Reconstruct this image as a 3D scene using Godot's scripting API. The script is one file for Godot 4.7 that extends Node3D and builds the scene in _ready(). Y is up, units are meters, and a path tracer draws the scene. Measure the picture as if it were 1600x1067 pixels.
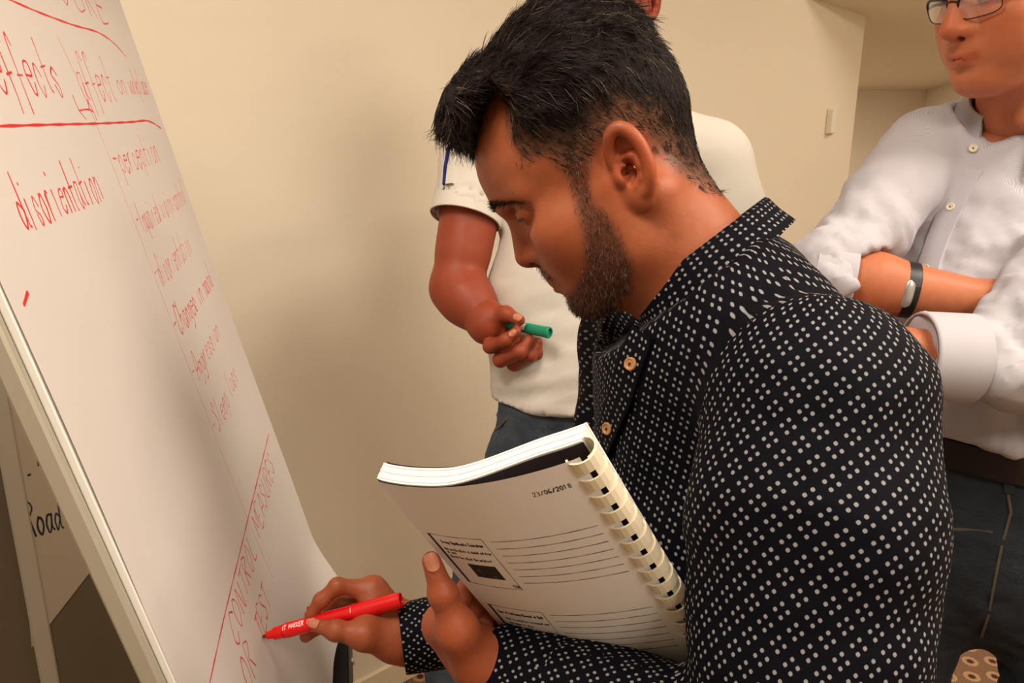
extends Node3D
# A workshop scene: a bearded man writes on a flip chart while two colleagues look on.
# World: metres, y up. The eye stands at (0, 1.42, 0), looks along -z and is tipped 15 degrees down.

const EYE := Vector3(0, 1.42, 0)
const FOCAL := 1200.0
var view := Transform3D(Basis(Vector3.RIGHT, deg_to_rad(-15.0)), EYE)
var rng := RandomNumberGenerator.new()
var names := {}
var mats := {}
var chart_w: Vector3
var chart_v: Vector3
var chart_n: Vector3
var chart_o: Vector3
var book_w: Vector3
var book_v: Vector3
var book_n: Vector3
var book_o: Vector3


func _ready() -> void:
	rng.seed = 11
	var cam := Camera3D.new()
	cam.name = "camera"
	cam.transform = view
	cam.fov = rad_to_deg(2.0 * atan(533.5 / FOCAL))
	cam.near = 0.02
	add_child(cam)
	cam.current = true
	var env := Environment.new()
	env.background_mode = Environment.BG_COLOR
	env.background_color = Color(0.02, 0.018, 0.015)
	env.tonemap_mode = Environment.TONE_MAPPER_LINEAR
	env.tonemap_exposure = 0.97
	env.sdfgi_enabled = true
	env.ssao_enabled = true
	env.ssil_enabled = true
	var we := WorldEnvironment.new()
	we.name = "world_environment"
	we.environment = env
	add_child(we)
	# ceiling panels: warm lamps recessed in the flat part of the ceiling (position, size, energy)
	lamp(Vector3(1.15, 2.49, -0.55), Vector2(0.6, 0.6), 2.2, "square warm ceiling lamp panel right above the standing men")
	lamp(Vector3(-0.45, 2.49, -0.15), Vector2(0.6, 0.6), 2.2, "square warm ceiling lamp panel nearest the flip chart")
	lamp(Vector3(0.9, 2.49, 0.9), Vector2(0.6, 0.6), 2.6, "square warm ceiling lamp panel in the middle of the row behind the eye")
	lamp(Vector3(2.2, 2.49, -0.2), Vector2(0.6, 0.6), 2.2, "square warm ceiling lamp panel beside the right-hand wall")
	lamp(Vector3(2.2, 2.49, -2.35), Vector2(0.6, 0.6), 0.8, "square warm ceiling lamp panel before the low sloping ceiling")
	lamp(Vector3(0.9, 1.772, -4.6), Vector2(0.5, 0.5), 4.5, "small warm ceiling lamp panel behind the partition, low on the sloping ceiling")
	materials()
	room()
	flip_chart()
	wall_chart()
	booklet()
	markers()
	writer()
	onlooker()
	folded_arms_man()


# ---------------------------------------------------------------- small helpers

func at(px: float, py: float, depth: float) -> Vector3:   # a point of the place, measured along the line of sight
	return view * Vector3((px - 800.0) / FOCAL * depth, (533.5 - py) / FOCAL * depth, -depth)


func mm(l: float, u: float, f: float) -> Vector3:
	return Vector3(l, u, f) * 0.001


func rgbl(r: float, g: float, b: float) -> Color:   # 0-255 sRGB to linear, for vertex colours
	return Color(r / 255.0, g / 255.0, b / 255.0).srgb_to_linear()


func numbered(called: String) -> String:
	if not names.has(called):
		names[called] = 0
		return called
	names[called] += 1
	return "%s_%03d" % [called, names[called]]


func tag(o: Node3D, label: String, category: String, group := "") -> Node3D:
	o.set_meta("label", label)
	o.set_meta("category", category)
	if group != "":
		o.set_meta("group", group)
	return o


func base(called: String, where: Vector3, label: String, category: String, group := "") -> Node3D:
	var o := Node3D.new()
	o.name = numbered(called)
	o.position = where
	add_child(o)
	return tag(o, label, category, group)


func part(called: String, m: Mesh, mat: Material, parent: Node3D, label := "") -> MeshInstance3D:
	var o := MeshInstance3D.new()
	o.name = called if parent != self else numbered(called)
	o.mesh = m
	if mat:
		o.material_override = mat
	parent.add_child(o, true)
	if parent != self:
		o.position = -origin_of(parent)
	if label != "":
		o.set_meta("label", label)
	return o


func origin_of(n: Node3D) -> Vector3:
	var s := Vector3.ZERO
	var q: Node = n
	while q is Node3D and q != self:
		s += q.position
		q = q.get_parent()
	return s


func struct(called: String, m: Mesh, mat: Material) -> MeshInstance3D:
	var o := part(called, m, mat, self)
	o.set_meta("kind", "structure")
	return o


func surf(v: PackedVector3Array, n: PackedVector3Array, uv: PackedVector2Array, idx: PackedInt32Array, col := PackedColorArray()) -> ArrayMesh:
	var a := []
	a.resize(Mesh.ARRAY_MAX)
	a[Mesh.ARRAY_VERTEX] = v
	a[Mesh.ARRAY_NORMAL] = n
	if uv.size():
		a[Mesh.ARRAY_TEX_UV] = uv
	if col.size():
		a[Mesh.ARRAY_COLOR] = col
	if idx.size():
		a[Mesh.ARRAY_INDEX] = idx
	var m := ArrayMesh.new()
	m.add_surface_from_arrays(Mesh.PRIMITIVE_TRIANGLES, a)
	return m


func quad(st: SurfaceTool, a: Vector3, b: Vector3, c: Vector3, d: Vector3, ua := Vector2(0, 0), ub := Vector2(1, 0), uc := Vector2(1, 1), ud := Vector2(0, 1)) -> void:
	# a b c d counter-clockwise seen from the front; emitted clockwise
	var n := (b - a).cross(c - a).normalized()
	for k in [[a, ua], [c, uc], [b, ub], [a, ua], [d, ud], [c, uc]]:
		st.set_normal(n)
		st.set_uv(k[1])
		st.add_vertex(k[0])


func tool() -> SurfaceTool:
	var st := SurfaceTool.new()
	st.begin(Mesh.PRIMITIVE_TRIANGLES)
	return st


func slab(st: SurfaceTool, o: Vector3, x: Vector3, y: Vector3, z: Vector3, ch := 0.002) -> void:
	# a block from corner o along x, y, z (right-handed), with chamfered long edges
	var c := o + (x + y + z) * 0.5
	var hx := x * 0.5
	var hy := y * 0.5
	var hz := z * 0.5
	var axes := [hx, hy, hz]
	for i in 3:
		for s in [-1.0, 1.0]:
			var n: Vector3 = axes[i] * s
			var p: Vector3 = axes[(i + 1) % 3]
			var q: Vector3 = axes[(i + 2) % 3]
			var pc: Vector3 = p * (1.0 - minf(ch / p.length(), 0.9))
			var qc: Vector3 = q * (1.0 - minf(ch / q.length(), 0.9))
			if s > 0:
				quad(st, c + n - pc - qc, c + n + pc - qc, c + n + pc + qc, c + n - pc + qc)
			else:
				quad(st, c + n - pc - qc, c + n - pc + qc, c + n + pc + qc, c + n + pc - qc)
			for t in [-1.0, 1.0]:   # the chamfer shared with the next axis
				var nc: Vector3 = n * (1.0 - minf(ch / n.length(), 0.9))
				var a1: Vector3 = c + n + pc * t
				var b1: Vector3 = c + nc + p * t
				if s * t > 0:
					quad(st, a1 - qc, b1 - qc, b1 + qc, a1 + qc)
				else:
					quad(st, a1 - qc, a1 + qc, b1 + qc, b1 - qc)


func box_mesh(o: Vector3, x: Vector3, y: Vector3, z: Vector3, ch := 0.002) -> ArrayMesh:
	var st := tool()
	slab(st, o, x, y, z, ch)
	return st.commit()


func lathe(a: Vector3, b: Vector3, prof: Array, seg := 28) -> ArrayMesh:
	# profile entries: Vector2(distance along a->b in metres, radius); hard edges where a point repeats
	var ax := (b - a).normalized()
	var px := ax.cross(Vector3(0.31, 0.83, 0.46)).normalized()
	var py := ax.cross(px)
	var v := PackedVector3Array()
	var n := PackedVector3Array()
	var uv := PackedVector2Array()
	var idx := PackedInt32Array()
	for i in prof.size() - 1:
		var p: Vector2 = prof[i]
		var q: Vector2 = prof[i + 1]
		var d := q - p
		if d.length() < 1e-7:
			continue
		var nn := Vector2(-d.y, d.x).normalized()   # (along, out)
		var s0 := v.size()
		for j in seg + 1:
			var t := TAU * j / seg
			var r := px * cos(t) + py * sin(t)
			v.append(a + ax * p.x + r * p.y)
			v.append(a + ax * q.x + r * q.y)
			for k in 2:
				n.append((ax * nn.x + r * nn.y).normalized())
			uv.append(Vector2(p.x, float(j) / seg))
			uv.append(Vector2(q.x, float(j) / seg))
		for j in seg:
			var k := s0 + j * 2
			idx.append_array([k, k + 1, k + 2, k + 2, k + 1, k + 3])
	return surf(v, n, uv, idx)


func tube(path: PackedVector3Array, radii: PackedFloat32Array, seg := 10, flat := Vector3.ZERO, ratio := 1.0) -> ArrayMesh:
	# a round (or, along «flat», thinner) tube along a path with closed ends
	var v := PackedVector3Array()
	var n := PackedVector3Array()
	var uv := PackedVector2Array()
	var idx := PackedInt32Array()
	var side := Vector3.ZERO
	var run := 0.0
	for i in path.size():
		var d := (path[mini(i + 1, path.size() - 1)] - path[maxi(i - 1, 0)]).normalized()
		if side == Vector3.ZERO:
			side = flat.slide(d).normalized() if flat != Vector3.ZERO else d.cross(Vector3(0.3, 0.5, 0.81)).normalized()
		side = flat.slide(d).normalized() if flat != Vector3.ZERO else side.slide(d).normalized()
		var up := d.cross(side)
		if i:
			run += path[i].distance_to(path[i - 1])
		for j in seg + 1:
			var t := TAU * j / seg
			var o := side * cos(t) * ratio + up * sin(t)
			v.append(path[i] + o * radii[i])
			n.append((side * cos(t) / ratio + up * sin(t)).normalized())
			uv.append(Vector2(run, float(j) / seg))
	for i in path.size() - 1:
		for j in seg:
			var k := i * (seg + 1) + j
			idx.append_array([k, k + seg + 1, k + 1, k + 1, k + seg + 1, k + seg + 2])
	for e in 2:
		var i := 0 if e == 0 else path.size() - 1
		var c := v.size()
		v.append(path[i])
		n.append((path[0] - path[1]).normalized() if e == 0 else (path[i] - path[i - 1]).normalized())
		uv.append(Vector2.ZERO)
		for j in seg:
			var k := i * (seg + 1) + j
			if e == 0:
				idx.append_array([c, k, k + 1])
			else:
				idx.append_array([c, k + 1, k])
	return surf(v, n, uv, idx)


func grid(nu: int, nv: int, f: Callable, uvs := Vector2.ONE, flip := false) -> ArrayMesh:
	# f(u, v) -> Vector3 for u, v in 0..1
	var v := PackedVector3Array()
	var uv := PackedVector2Array()
	var idx := PackedInt32Array()
	for j in nv + 1:
		for i in nu + 1:
			v.append(f.call(float(i) / nu, float(j) / nv))
			uv.append(Vector2(float(i) / nu, float(j) / nv) * uvs)
	for j in nv:
		for i in nu:
			var k := j * (nu + 1) + i
			if flip:
				idx.append_array([k, k + nu + 1, k + 1, k + 1, k + nu + 1, k + nu + 2])
			else:
				idx.append_array([k, k + 1, k + nu + 1, k + 1, k + nu + 2, k + nu + 1])
	return surf(v, smooth(v, idx), uv, idx)


func smooth(v: PackedVector3Array, idx: PackedInt32Array) -> PackedVector3Array:
	var n := PackedVector3Array()
	n.resize(v.size())
	for t in range(0, idx.size(), 3):
		var a := idx[t]
		var b := idx[t + 1]
		var c := idx[t + 2]
		var m := (v[c] - v[a]).cross(v[b] - v[a])
		n[a] += m
		n[b] += m
		n[c] += m
	for i in n.size():
		n[i] = n[i].normalized()
	return n


func noise(freq: float, sd := 1, oct := 3) -> FastNoiseLite:
	var f := FastNoiseLite.new()
	f.noise_type = FastNoiseLite.TYPE_SIMPLEX_SMOOTH
	f.frequency = freq
	f.seed = sd
	f.fractal_octaves = oct
	return f


func bump_texture(freq: float, strength: float, sd := 3, oct := 3, size := 256) -> NoiseTexture2D:
	var t := NoiseTexture2D.new()
	t.width = size
	t.height = size
	t.seamless = true
	t.noise = noise(freq, sd, oct)
	t.as_normal_map = true
	t.bump_strength = strength
	return t


func mat(color: Color, rough := 0.6, metal := 0.0) -> StandardMaterial3D:
	var m := StandardMaterial3D.new()
	m.albedo_color = color
	m.roughness = rough
	m.metallic = metal
	return m


func relief(m: StandardMaterial3D, t: Texture2D, scale: float, strength := 1.0) -> StandardMaterial3D:
	m.normal_enabled = true
	m.normal_texture = t
	m.normal_scale = strength
	if scale > 0.0:
		m.uv1_triplanar = true
		m.uv1_scale = Vector3.ONE * scale
	return m


func inside(poly: PackedVector2Array, p: Vector2) -> float:   # signed distance to a polygon, positive inside
	var d := 1e9
	var s := false
	var j := poly.size() - 1
	for i in poly.size():
		var a := poly[i]
		var b := poly[j]
		var e := b - a
		var w := p - a
		var q := w - e * clampf(w.dot(e) / e.dot(e), 0.0, 1.0)
		d = minf(d, q.length_squared())
		if (a.y > p.y) != (b.y > p.y) and p.x < (b.x - a.x) * (p.y - a.y) / (b.y - a.y) + a.x:
			s = not s
		j = i
	return sqrt(d) if s else -sqrt(d)


func soft(a: float, b: float, x: float) -> float:
	return smoothstep(a, b, x)


# ---------------------------------------------------------------- bodies and cloth: blended solids, meshed as surface nets

class Blob:
	var kind := PackedInt32Array()
	var a := PackedVector3Array()
	var ab := PackedVector3Array()
	var inv := PackedFloat32Array()
	var r1 := PackedFloat32Array()
	var r2 := PackedFloat32Array()
	var k := PackedFloat32Array()
	var op := PackedInt32Array()
	var ax := PackedVector3Array()
	var ratio := PackedFloat32Array()
	var bas: Array[Basis] = []
	var rad := PackedVector3Array()
	var mir := PackedByteArray()
	var bc := PackedVector3Array()
	var br := PackedFloat32Array()
	var mirror := false
	var wobble: FastNoiseLite

	func _put(kd: int, pa: Vector3, pab: Vector3, ra: float, rb: float, kk: float, o: int, axis: Vector3, rt: float, b: Basis, rr: Vector3, c: Vector3, rbound: float) -> void:
		kind.append(kd)
		a.append(pa)
		ab.append(pab)
		inv.append(1.0 / maxf(pab.length_squared(), 1e-9))
		r1.append(ra)
		r2.append(rb)
		k.append(kk)
		op.append(o)
		ax.append(axis)
		ratio.append(rt)
		bas.append(b)
		rad.append(rr)
		mir.append(1 if mirror else 0)
		bc.append(c)
		br.append(rbound)

	func cap(p: Vector3, q: Vector3, ra: float, rb: float, kk := 0.02, o := 1) -> void:
		_put(0, p, q - p, ra, rb, kk, o, Vector3.ZERO, 1.0, Basis(), Vector3.ONE, (p + q) * 0.5, p.distance_to(q) * 0.5 + maxf(ra, rb))

	func chain(pts: Array, radii: Array, kk := 0.004) -> void:
		for i in pts.size() - 1:
			cap(pts[i], pts[i + 1], radii[i], radii[i + 1], kk)

	func sleeve(p: Vector3, q: Vector3, ra: float, rb: float, kk := 0.02, o := 1) -> void:   # like cap, but square at q
		cap(p, q, ra, rb, kk, o)
		kind[kind.size() - 1] = 4

	func flat(p: Vector3, q: Vector3, ra: float, rb: float, axis: Vector3, rt: float, kk := 0.02, o := 1) -> void:
		# like cap, but only rt times as thick along «axis»
		var n := axis.normalized()
		var d := q - p
		_put(1, p, d + n * (d.dot(n) * (1.0 / rt - 1.0)), ra, rb, kk, o, n, rt, Basis(), Vector3.ONE, (p + q) * 0.5, p.distance_to(q) * 0.5 + maxf(ra, rb))

	func ell(c: Vector3, r: Vector3, kk := 0.02, o := 1, b := Basis()) -> void:
		_put(2, c, Vector3.ZERO, 0, 0, kk, o, Vector3.ZERO, 1.0, b.transposed(), r, c, maxf(r.x, maxf(r.y, r.z)))

	func cut(n: Vector3, p: Vector3, kk := 0.004) -> void:   # keeps what lies behind the plane through p facing n
		_put(3, p, Vector3.ZERO, 0, 0, kk, -1, n.normalized(), 1.0, Basis(), Vector3.ONE, p, 1e6)

	func one(i: int, p: Vector3) -> float:
		match kind[i]:
			0:
				var w := p - a[i]
				var h := clampf(w.dot(ab[i]) * inv[i], 0.0, 1.0)
				return (w - ab[i] * h).length() - lerpf(r1[i], r2[i], h)
			1:
				var w := p - a[i]
				w += ax[i] * (w.dot(ax[i]) * (1.0 / ratio[i] - 1.0))
				var h := clampf(w.dot(ab[i]) * inv[i], 0.0, 1.0)
				return ((w - ab[i] * h).length() - lerpf(r1[i], r2[i], h)) * ratio[i]
			2:
				var q := bas[i] * (p - a[i])
				var s := q / rad[i]
				var k0 := s.length()
				var k1 := (s / rad[i]).length()
				return k0 * (k0 - 1.0) / maxf(k1, 1e-6)
			4:
				var w := p - a[i]
				var h := w.dot(ab[i]) * inv[i]
				var hc := clampf(h, 0.0, 1.0)
				return maxf((w - ab[i] * clampf(h, 0.0, 2.0)).length() - lerpf(r1[i], r2[i], hc), (h - 1.0) / sqrt(inv[i]))
		return -(p - a[i]).dot(ax[i])

	func eval(p: Vector3, list: PackedInt32Array) -> float:
		var m := Vector3(absf(p.x), p.y, p.z)
		var d := 1e3
		for i in list:
			var e := one(i, m if mir[i] else p)
			var kk := k[i]
			if op[i] > 0:
				var h := kk - absf(d - e)
				d = minf(d, e)
				if h > 0.0:
					d -= h * h / (4.0 * kk)
			else:
				var h := kk - absf(d + e)
				d = maxf(d, -e)
				if h > 0.0:
					d += h * h / (4.0 * kk)
		return d

	func all() -> PackedInt32Array:
		return PackedInt32Array(range(kind.size()))

	func near(c: Vector3, reach: float) -> PackedInt32Array:
		var l := PackedInt32Array()
		var m := Vector3(absf(c.x), c.y, c.z)
		for i in kind.size():
			if kind[i] == 3 or ((m if mir[i] else c) - bc[i]).length() - br[i] < reach + k[i]:
				l.append(i)
		return l

	func mesh(lo: Vector3, hi: Vector3, h: float) -> Array:   # [vertices, normals, indices]
		const BS := 6
		var n := Vector3i(((hi - lo) / h).ceil()) + Vector3i.ONE
		for c in 3:
			n[c] = int(ceil(float(n[c] - 1) / BS)) * BS + 1
		var sx := 1
		var sy := n.x
		var sz := n.x * n.y
		var val := PackedFloat32Array()
		val.resize(sz * n.z)
		val.fill(9e9)
		var vid := PackedInt32Array()
		vid.resize(sz * n.z)
		vid.fill(-1)
		var verts := PackedVector3Array()
		var norms := PackedVector3Array()
		var idx := PackedInt32Array()
		var cells := PackedInt32Array()
		var full := all()
		var br_ := BS * h * 0.87
		var off := PackedInt32Array([0, sx, sy, sx + sy, sz, sz + sx, sz + sy, sz + sx + sy])
		var edges := PackedInt32Array([0, 1, 2, 3, 4, 5, 6, 7, 0, 2, 1, 3, 4, 6, 5, 7, 0, 4, 1, 5, 2, 6, 3, 7])
		for bz in range(0, n.z - 1, BS):
			for by in range(0, n.y - 1, BS):
				for bx in range(0, n.x - 1, BS):
					var c := lo + Vector3(bx + BS * 0.5, by + BS * 0.5, bz + BS * 0.5) * h
					var pre := near(c, br_ * 2.5)
					if pre.is_empty():
						continue
					var dc := eval(c, full)
					if absf(dc) > br_ * 1.6:
						continue
					var list := near(c, maxf(dc, 0.0) + br_ * 2.0)
					for z in range(bz, bz + BS + 1):
						for y in range(by, by + BS + 1):
							var q := z * sz + y * sy + bx
							for x in BS + 1:
								if val[q + x] > 8e9:
									val[q + x] = eval(lo + Vector3(bx + x, y, z) * h, list)
					for z in range(bz, bz + BS):
						for y in range(by, by + BS):
							for x in range(bx, bx + BS):
								var q := z * sz + y * sy + x
								var s := 0
								for o in off:
									if val[q + o] < 0.0:
										s += 1
								if s == 0 or s == 8:
									continue
								var p := Vector3.ZERO
								var cnt := 0
								for e in range(0, 24, 2):
									var ia := edges[e]
									var ib := edges[e + 1]
									var va := val[q + off[ia]]
									var vb := val[q + off[ib]]
									if (va < 0.0) != (vb < 0.0):
										var t := va / (va - vb)
										p += Vector3(ia & 1, (ia >> 1) & 1, ia >> 2).lerp(Vector3(ib & 1, (ib >> 1) & 1, ib >> 2), t)
										cnt += 1
								p = lo + (Vector3(x, y, z) + p / cnt) * h
								var ep := h * 0.35
								var d0 := eval(p + Vector3(ep, -ep, -ep), list)
								var d1 := eval(p + Vector3(-ep, -ep, ep), list)
								var d2 := eval(p + Vector3(-ep, ep, -ep), list)
								var d3 := eval(p + Vector3(ep, ep, ep), list)
								var g := Vector3(d0 - d1 - d2 + d3, -d0 - d1 + d2 + d3, -d0 + d1 - d2 + d3) / (4.0 * ep)
								var gl := g.length()
								if gl > 1e-4:
									var dd := (d0 + d1 + d2 + d3) * 0.25
									p -= g * (clampf(dd / (gl * gl), -h * 0.4, h * 0.4))
									g /= gl
								vid[q] = verts.size()
								verts.append(p)
								norms.append(g)
								cells.append(q)
		for q in cells:
			var s: bool = val[q] < 0.0
			for e in 3:
				var d: int = [sx, sy, sz][e]
				if (val[q + d] < 0.0) == s:
					continue
				var u: int = [sy, sz, sx][e]
				var w: int = [sz, sx, sy][e]
				if q - u - w < 0:
					continue
				var a0 := vid[q]
				var a1 := vid[q - u]
				var a2 := vid[q - u - w]
				var a3 := vid[q - w]
				if a0 < 0 or a1 < 0 or a2 < 0 or a3 < 0:
					continue
				if s:
					idx.append_array([a0, a2, a1, a0, a3, a2])
				else:
					idx.append_array([a0, a1, a2, a0, a2, a3])
		return [verts, norms, idx]


class HairBlob extends Blob:
	var skull: Blob
	var skull_list: PackedInt32Array
	var outline: PackedVector2Array   # the profile the cut keeps to
	var thick: Callable      # thickness of the hair over the scalp at a point

	func eval(p: Vector3, _list: PackedInt32Array) -> float:
		var d := skull.eval(p, skull_list)
		if d > 0.07:
			return d - 0.04
		d -= float(thick.call(p))
		return maxf(d, -_inside(outline, Vector2(p.z, p.y))) if outline.size() else d

	func _inside(poly: PackedVector2Array, p: Vector2) -> float:
		var d := 1e9
		var s := false
		var j := poly.size() - 1
		for i in poly.size():
			var e := poly[j] - poly[i]
			var w := p - poly[i]
			d = minf(d, (w - e * clampf(w.dot(e) / e.dot(e), 0.0, 1.0)).length_squared())
			if (poly[i].y > p.y) != (poly[j].y > p.y) and p.x < e.x * w.y / e.y + poly[i].x:
				s = not s
			j = i
		return sqrt(d) if s else -sqrt(d)

	func near(_c: Vector3, _reach: float) -> PackedInt32Array:
		return PackedInt32Array([0])

	func all() -> PackedInt32Array:
		return PackedInt32Array([0])


func move_mesh(m: Array, t: Transform3D) -> Array:
	var v: PackedVector3Array = m[0]
	var n: PackedVector3Array = m[1]
	return [t * v, Transform3D(t.basis, Vector3.ZERO) * n, m[2]]


func join(list: Array) -> Array:   # [verts, normals, idx, colours] of several
	var v := PackedVector3Array()
	var n := PackedVector3Array()
	var idx := PackedInt32Array()
	var c := PackedColorArray()
	for m in list:
		var s := v.size()
		v.append_array(m[0])
		n.append_array(m[1])
		c.append_array(m[3])
		for i in m[2]:
			idx.append(i + s)
	return [v, n, idx, c]


func painted(m: Array, f: Callable) -> Array:
	var c := PackedColorArray()
	var v: PackedVector3Array = m[0]
	for p in v:
		c.append(f.call(p))
	return [m[0], m[1], m[2], c]


func rumple(m: Array, f: Callable) -> Array:   # moves the vertices along their normals, then takes fresh normals
	var v: PackedVector3Array = m[0]
	var n: PackedVector3Array = m[1]
	var o := PackedVector3Array()
	for i in v.size():
		o.append(v[i] + n[i] * float(f.call(v[i], n[i])))
	return [o, smooth(o, m[2]), m[2]]


func cloth_mesh(m: Array, groups: Array, choose: Callable) -> ArrayMesh:
	# groups: [origin, axis, zero direction, radius, turn]; cloth is laid round each axis, so that its print runs along the limb
	var v: PackedVector3Array = m[0]
	var n: PackedVector3Array = m[1]
	var idx: PackedInt32Array = m[2]
	var ov := PackedVector3Array()
	var on := PackedVector3Array()
	var ou := PackedVector2Array()
	for t in range(0, idx.size(), 3):
		var g: Array = groups[choose.call((v[idx[t]] + v[idx[t + 1]] + v[idx[t + 2]]) / 3.0)]
		var axis: Vector3 = g[1]
		var zero: Vector3 = (g[2] as Vector3).slide(axis).normalized()
		var side := axis.cross(zero)
		var a0 := 0.0
		for j in 3:
			var i := idx[t + j]
			var w: Vector3 = v[i] - g[0]
			var an := atan2(w.dot(side), w.dot(zero))
			if j == 0:
				a0 = an
			elif an - a0 > PI:
				an -= TAU
			elif an - a0 < -PI:
				an += TAU
			ov.append(v[i])
			on.append(n[i])
			ou.append(Vector2(an * float(g[3]), w.dot(axis)).rotated(g[4]))
	return surf(ov, on, ou, PackedInt32Array())


func hair_strands(roots: Array, width: float, seg := 3) -> ArrayMesh:
	# roots: [Array of points along the strand, colour]
	var v := PackedVector3Array()
	var n := PackedVector3Array()
	var c := PackedColorArray()
	var idx := PackedInt32Array()
	for r in roots:
		var p: PackedVector3Array = r[0]
		var last := p.size() - 1
		var s := v.size()
		for i in p.size():
			var d := (p[mini(i + 1, last)] - p[maxi(i - 1, 0)]).normalized()
			var x := d.cross(Vector3(0.4, 0.2, 0.89)).normalized()
			var y := d.cross(x)
			var w := width * (1.0 - 0.75 * float(i) / last)
			for j in seg:
				var t := TAU * j / seg
				var o := x * cos(t) + y * sin(t)
				v.append(p[i] + o * w)
				n.append(o)
				c.append(r[1])
		for i in last:
			for j in seg:
				var k := s + i * seg + j
				var k2 := s + i * seg + (j + 1) % seg
				idx.append_array([k, k + seg, k2, k2, k + seg, k2 + seg])
	return surf(v, n, PackedVector2Array(), idx, c)


# ---------------------------------------------------------------- materials

func materials() -> void:
	var pores := bump_texture(0.05, 3.0, 5, 4)
	var weave := bump_texture(0.09, 2.0, 8, 2)
	for who in [["skin_a", Color(1, 1, 1)], ["skin_b", Color(1, 1, 1)], ["skin_c", Color(1, 1, 1)]]:
		var m := mat(who[1], 0.5)
		m.vertex_color_use_as_albedo = true
		m.metallic_specular = 0.42
		m.subsurf_scatter_enabled = true
		m.subsurf_scatter_strength = 0.08
		mats[who[0]] = relief(m, pores, 22.0, 0.25)
	var wall := relief(mat(Color(0.895, 0.855, 0.78), 0.85), bump_texture(0.03, 2.0, 21, 4), 1.4, 0.25)
	mats.wall = wall
	mats.ceiling = mat(Color(0.87, 0.83, 0.74), 0.9)
	mats.trim = mat(Color(0.90, 0.85, 0.74), 0.5)
	mats.frame = mat(Color(0.72, 0.70, 0.64), 0.4, 0.3)
	mats.black = mat(Color(0.035, 0.035, 0.04), 0.42)
	mats.white_plastic = mat(Color(0.90, 0.88, 0.82), 0.4)
	mats.comb = mat(Color(0.90, 0.86, 0.76), 0.28)
	mats.pages = mat(Color(0.93, 0.92, 0.90), 0.8)
	mats.red = mat(Color(0.86, 0.03, 0.06), 0.28)
	mats.red_tip = mat(Color(0.45, 0.02, 0.03), 0.7)
	mats.green = mat(Color(0.02, 0.52, 0.38), 0.3)
	mats.button_tan = mat(Color(0.72, 0.52, 0.32), 0.35)
	mats.button_white = mat(Color(0.88, 0.84, 0.74), 0.3)
	mats.tee = relief(mat(Color(0.82, 0.80, 0.76), 0.9), weave, 18.0, 0.25)
	mats.blue = mat(Color(0.05, 0.10, 0.42), 0.8)
	mats.belt = relief(mat(Color(0.10, 0.05, 0.035), 0.5), weave, 10.0, 0.3)
	mats.shoe = mat(Color(0.10, 0.07, 0.05), 0.5)
	mats.brow = mat(Color(0.07, 0.05, 0.04), 0.6)
	mats.stitch = mat(Color(0.34, 0.30, 0.25), 0.8)
	mats.eye = mat(Color(0.82, 0.78, 0.74), 0.15)
	mats.iris = mat(Color(0.13, 0.07, 0.04), 0.1)
	mats.nail = mat(Color(0.74, 0.47, 0.37), 0.35)
	mats.band = mat(Color(0.02, 0.02, 0.022), 0.45)
	mats.silver = mat(Color(0.72, 0.71, 0.68), 0.3, 0.6)
	mats.hair_shell = relief(mat(Color(0.095, 0.076, 0.064), 0.8), bump_texture(0.08, 6.0, 31, 4), 16.0, 0.6)
	for g in ["strands", "beard"]:
		var m := mat(Color.WHITE, 0.42)
		m.vertex_color_use_as_albedo = true
		m.metallic_specular = 0.3
		mats[g] = m
	mats.hair_shell.albedo_color = Color.WHITE
	mats.hair_shell.vertex_color_use_as_albedo = true
	mats.hair_shell.metallic_specular = 0.3
	mats.hair_grey = relief(mat(Color(0.30, 0.27, 0.24), 0.6), bump_texture(0.08, 6.0, 33, 4), 16.0, 0.6)
	var lens := mat(Color(1, 1, 1, 0.08), 0.02)
	lens.transparency = BaseMaterial3D.TRANSPARENCY_ALPHA
	mats.lens = lens
	# navy cotton printed with small off-white squares in fours
	var im := Image.create(128, 128, false, Image.FORMAT_RGB8)
	var navy := Color(0.020, 0.023, 0.058)
	im.fill(navy)
	for y in 128:
		for x in 128:
			var b := 0.0
			for c in [Vector2(38, 38), Vector2(90, 38), Vector2(38, 90), Vector2(90, 90)]:
				var d := Vector2(absf(x - c.x), absf(y - c.y))
				var e := pow(pow(d.x, 2.6) + pow(d.y, 2.6), 1.0 / 2.6)
				b = maxf(b, 1.0 - soft(10.0, 14.5, e))
			if b > 0.0:
				im.set_pixel(x, y, navy.lerp(Color(0.53, 0.53, 0.54), b))
	var dots := mat(Color.WHITE, 0.75)
	dots.albedo_texture = ImageTexture.create_from_image(im)
	dots.metallic_specular = 0.22
	dots.uv1_scale = Vector3(1, 1, 1) / 0.0138
	mats.dots = dots
	# grey oxford cotton: a fine twill of white and blue-grey yarns
	var ox := Image.create(64, 64, false, Image.FORMAT_RGB8)
	for y in 64:
		for x in 64:
			var s := (x + y * 2) % 8
			ox.set_pixel(x, y, Color(0.77, 0.76, 0.785) if s < 3 else Color(0.655, 0.65, 0.69) if s < 6 else Color(0.71, 0.70, 0.735))
	var oxford := mat(Color.WHITE, 0.8)
	oxford.albedo_texture = ImageTexture.create_from_image(ox)
	oxford.uv1_scale = Vector3(1, 1, 1) / 0.016
	mats.oxford = oxford
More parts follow.
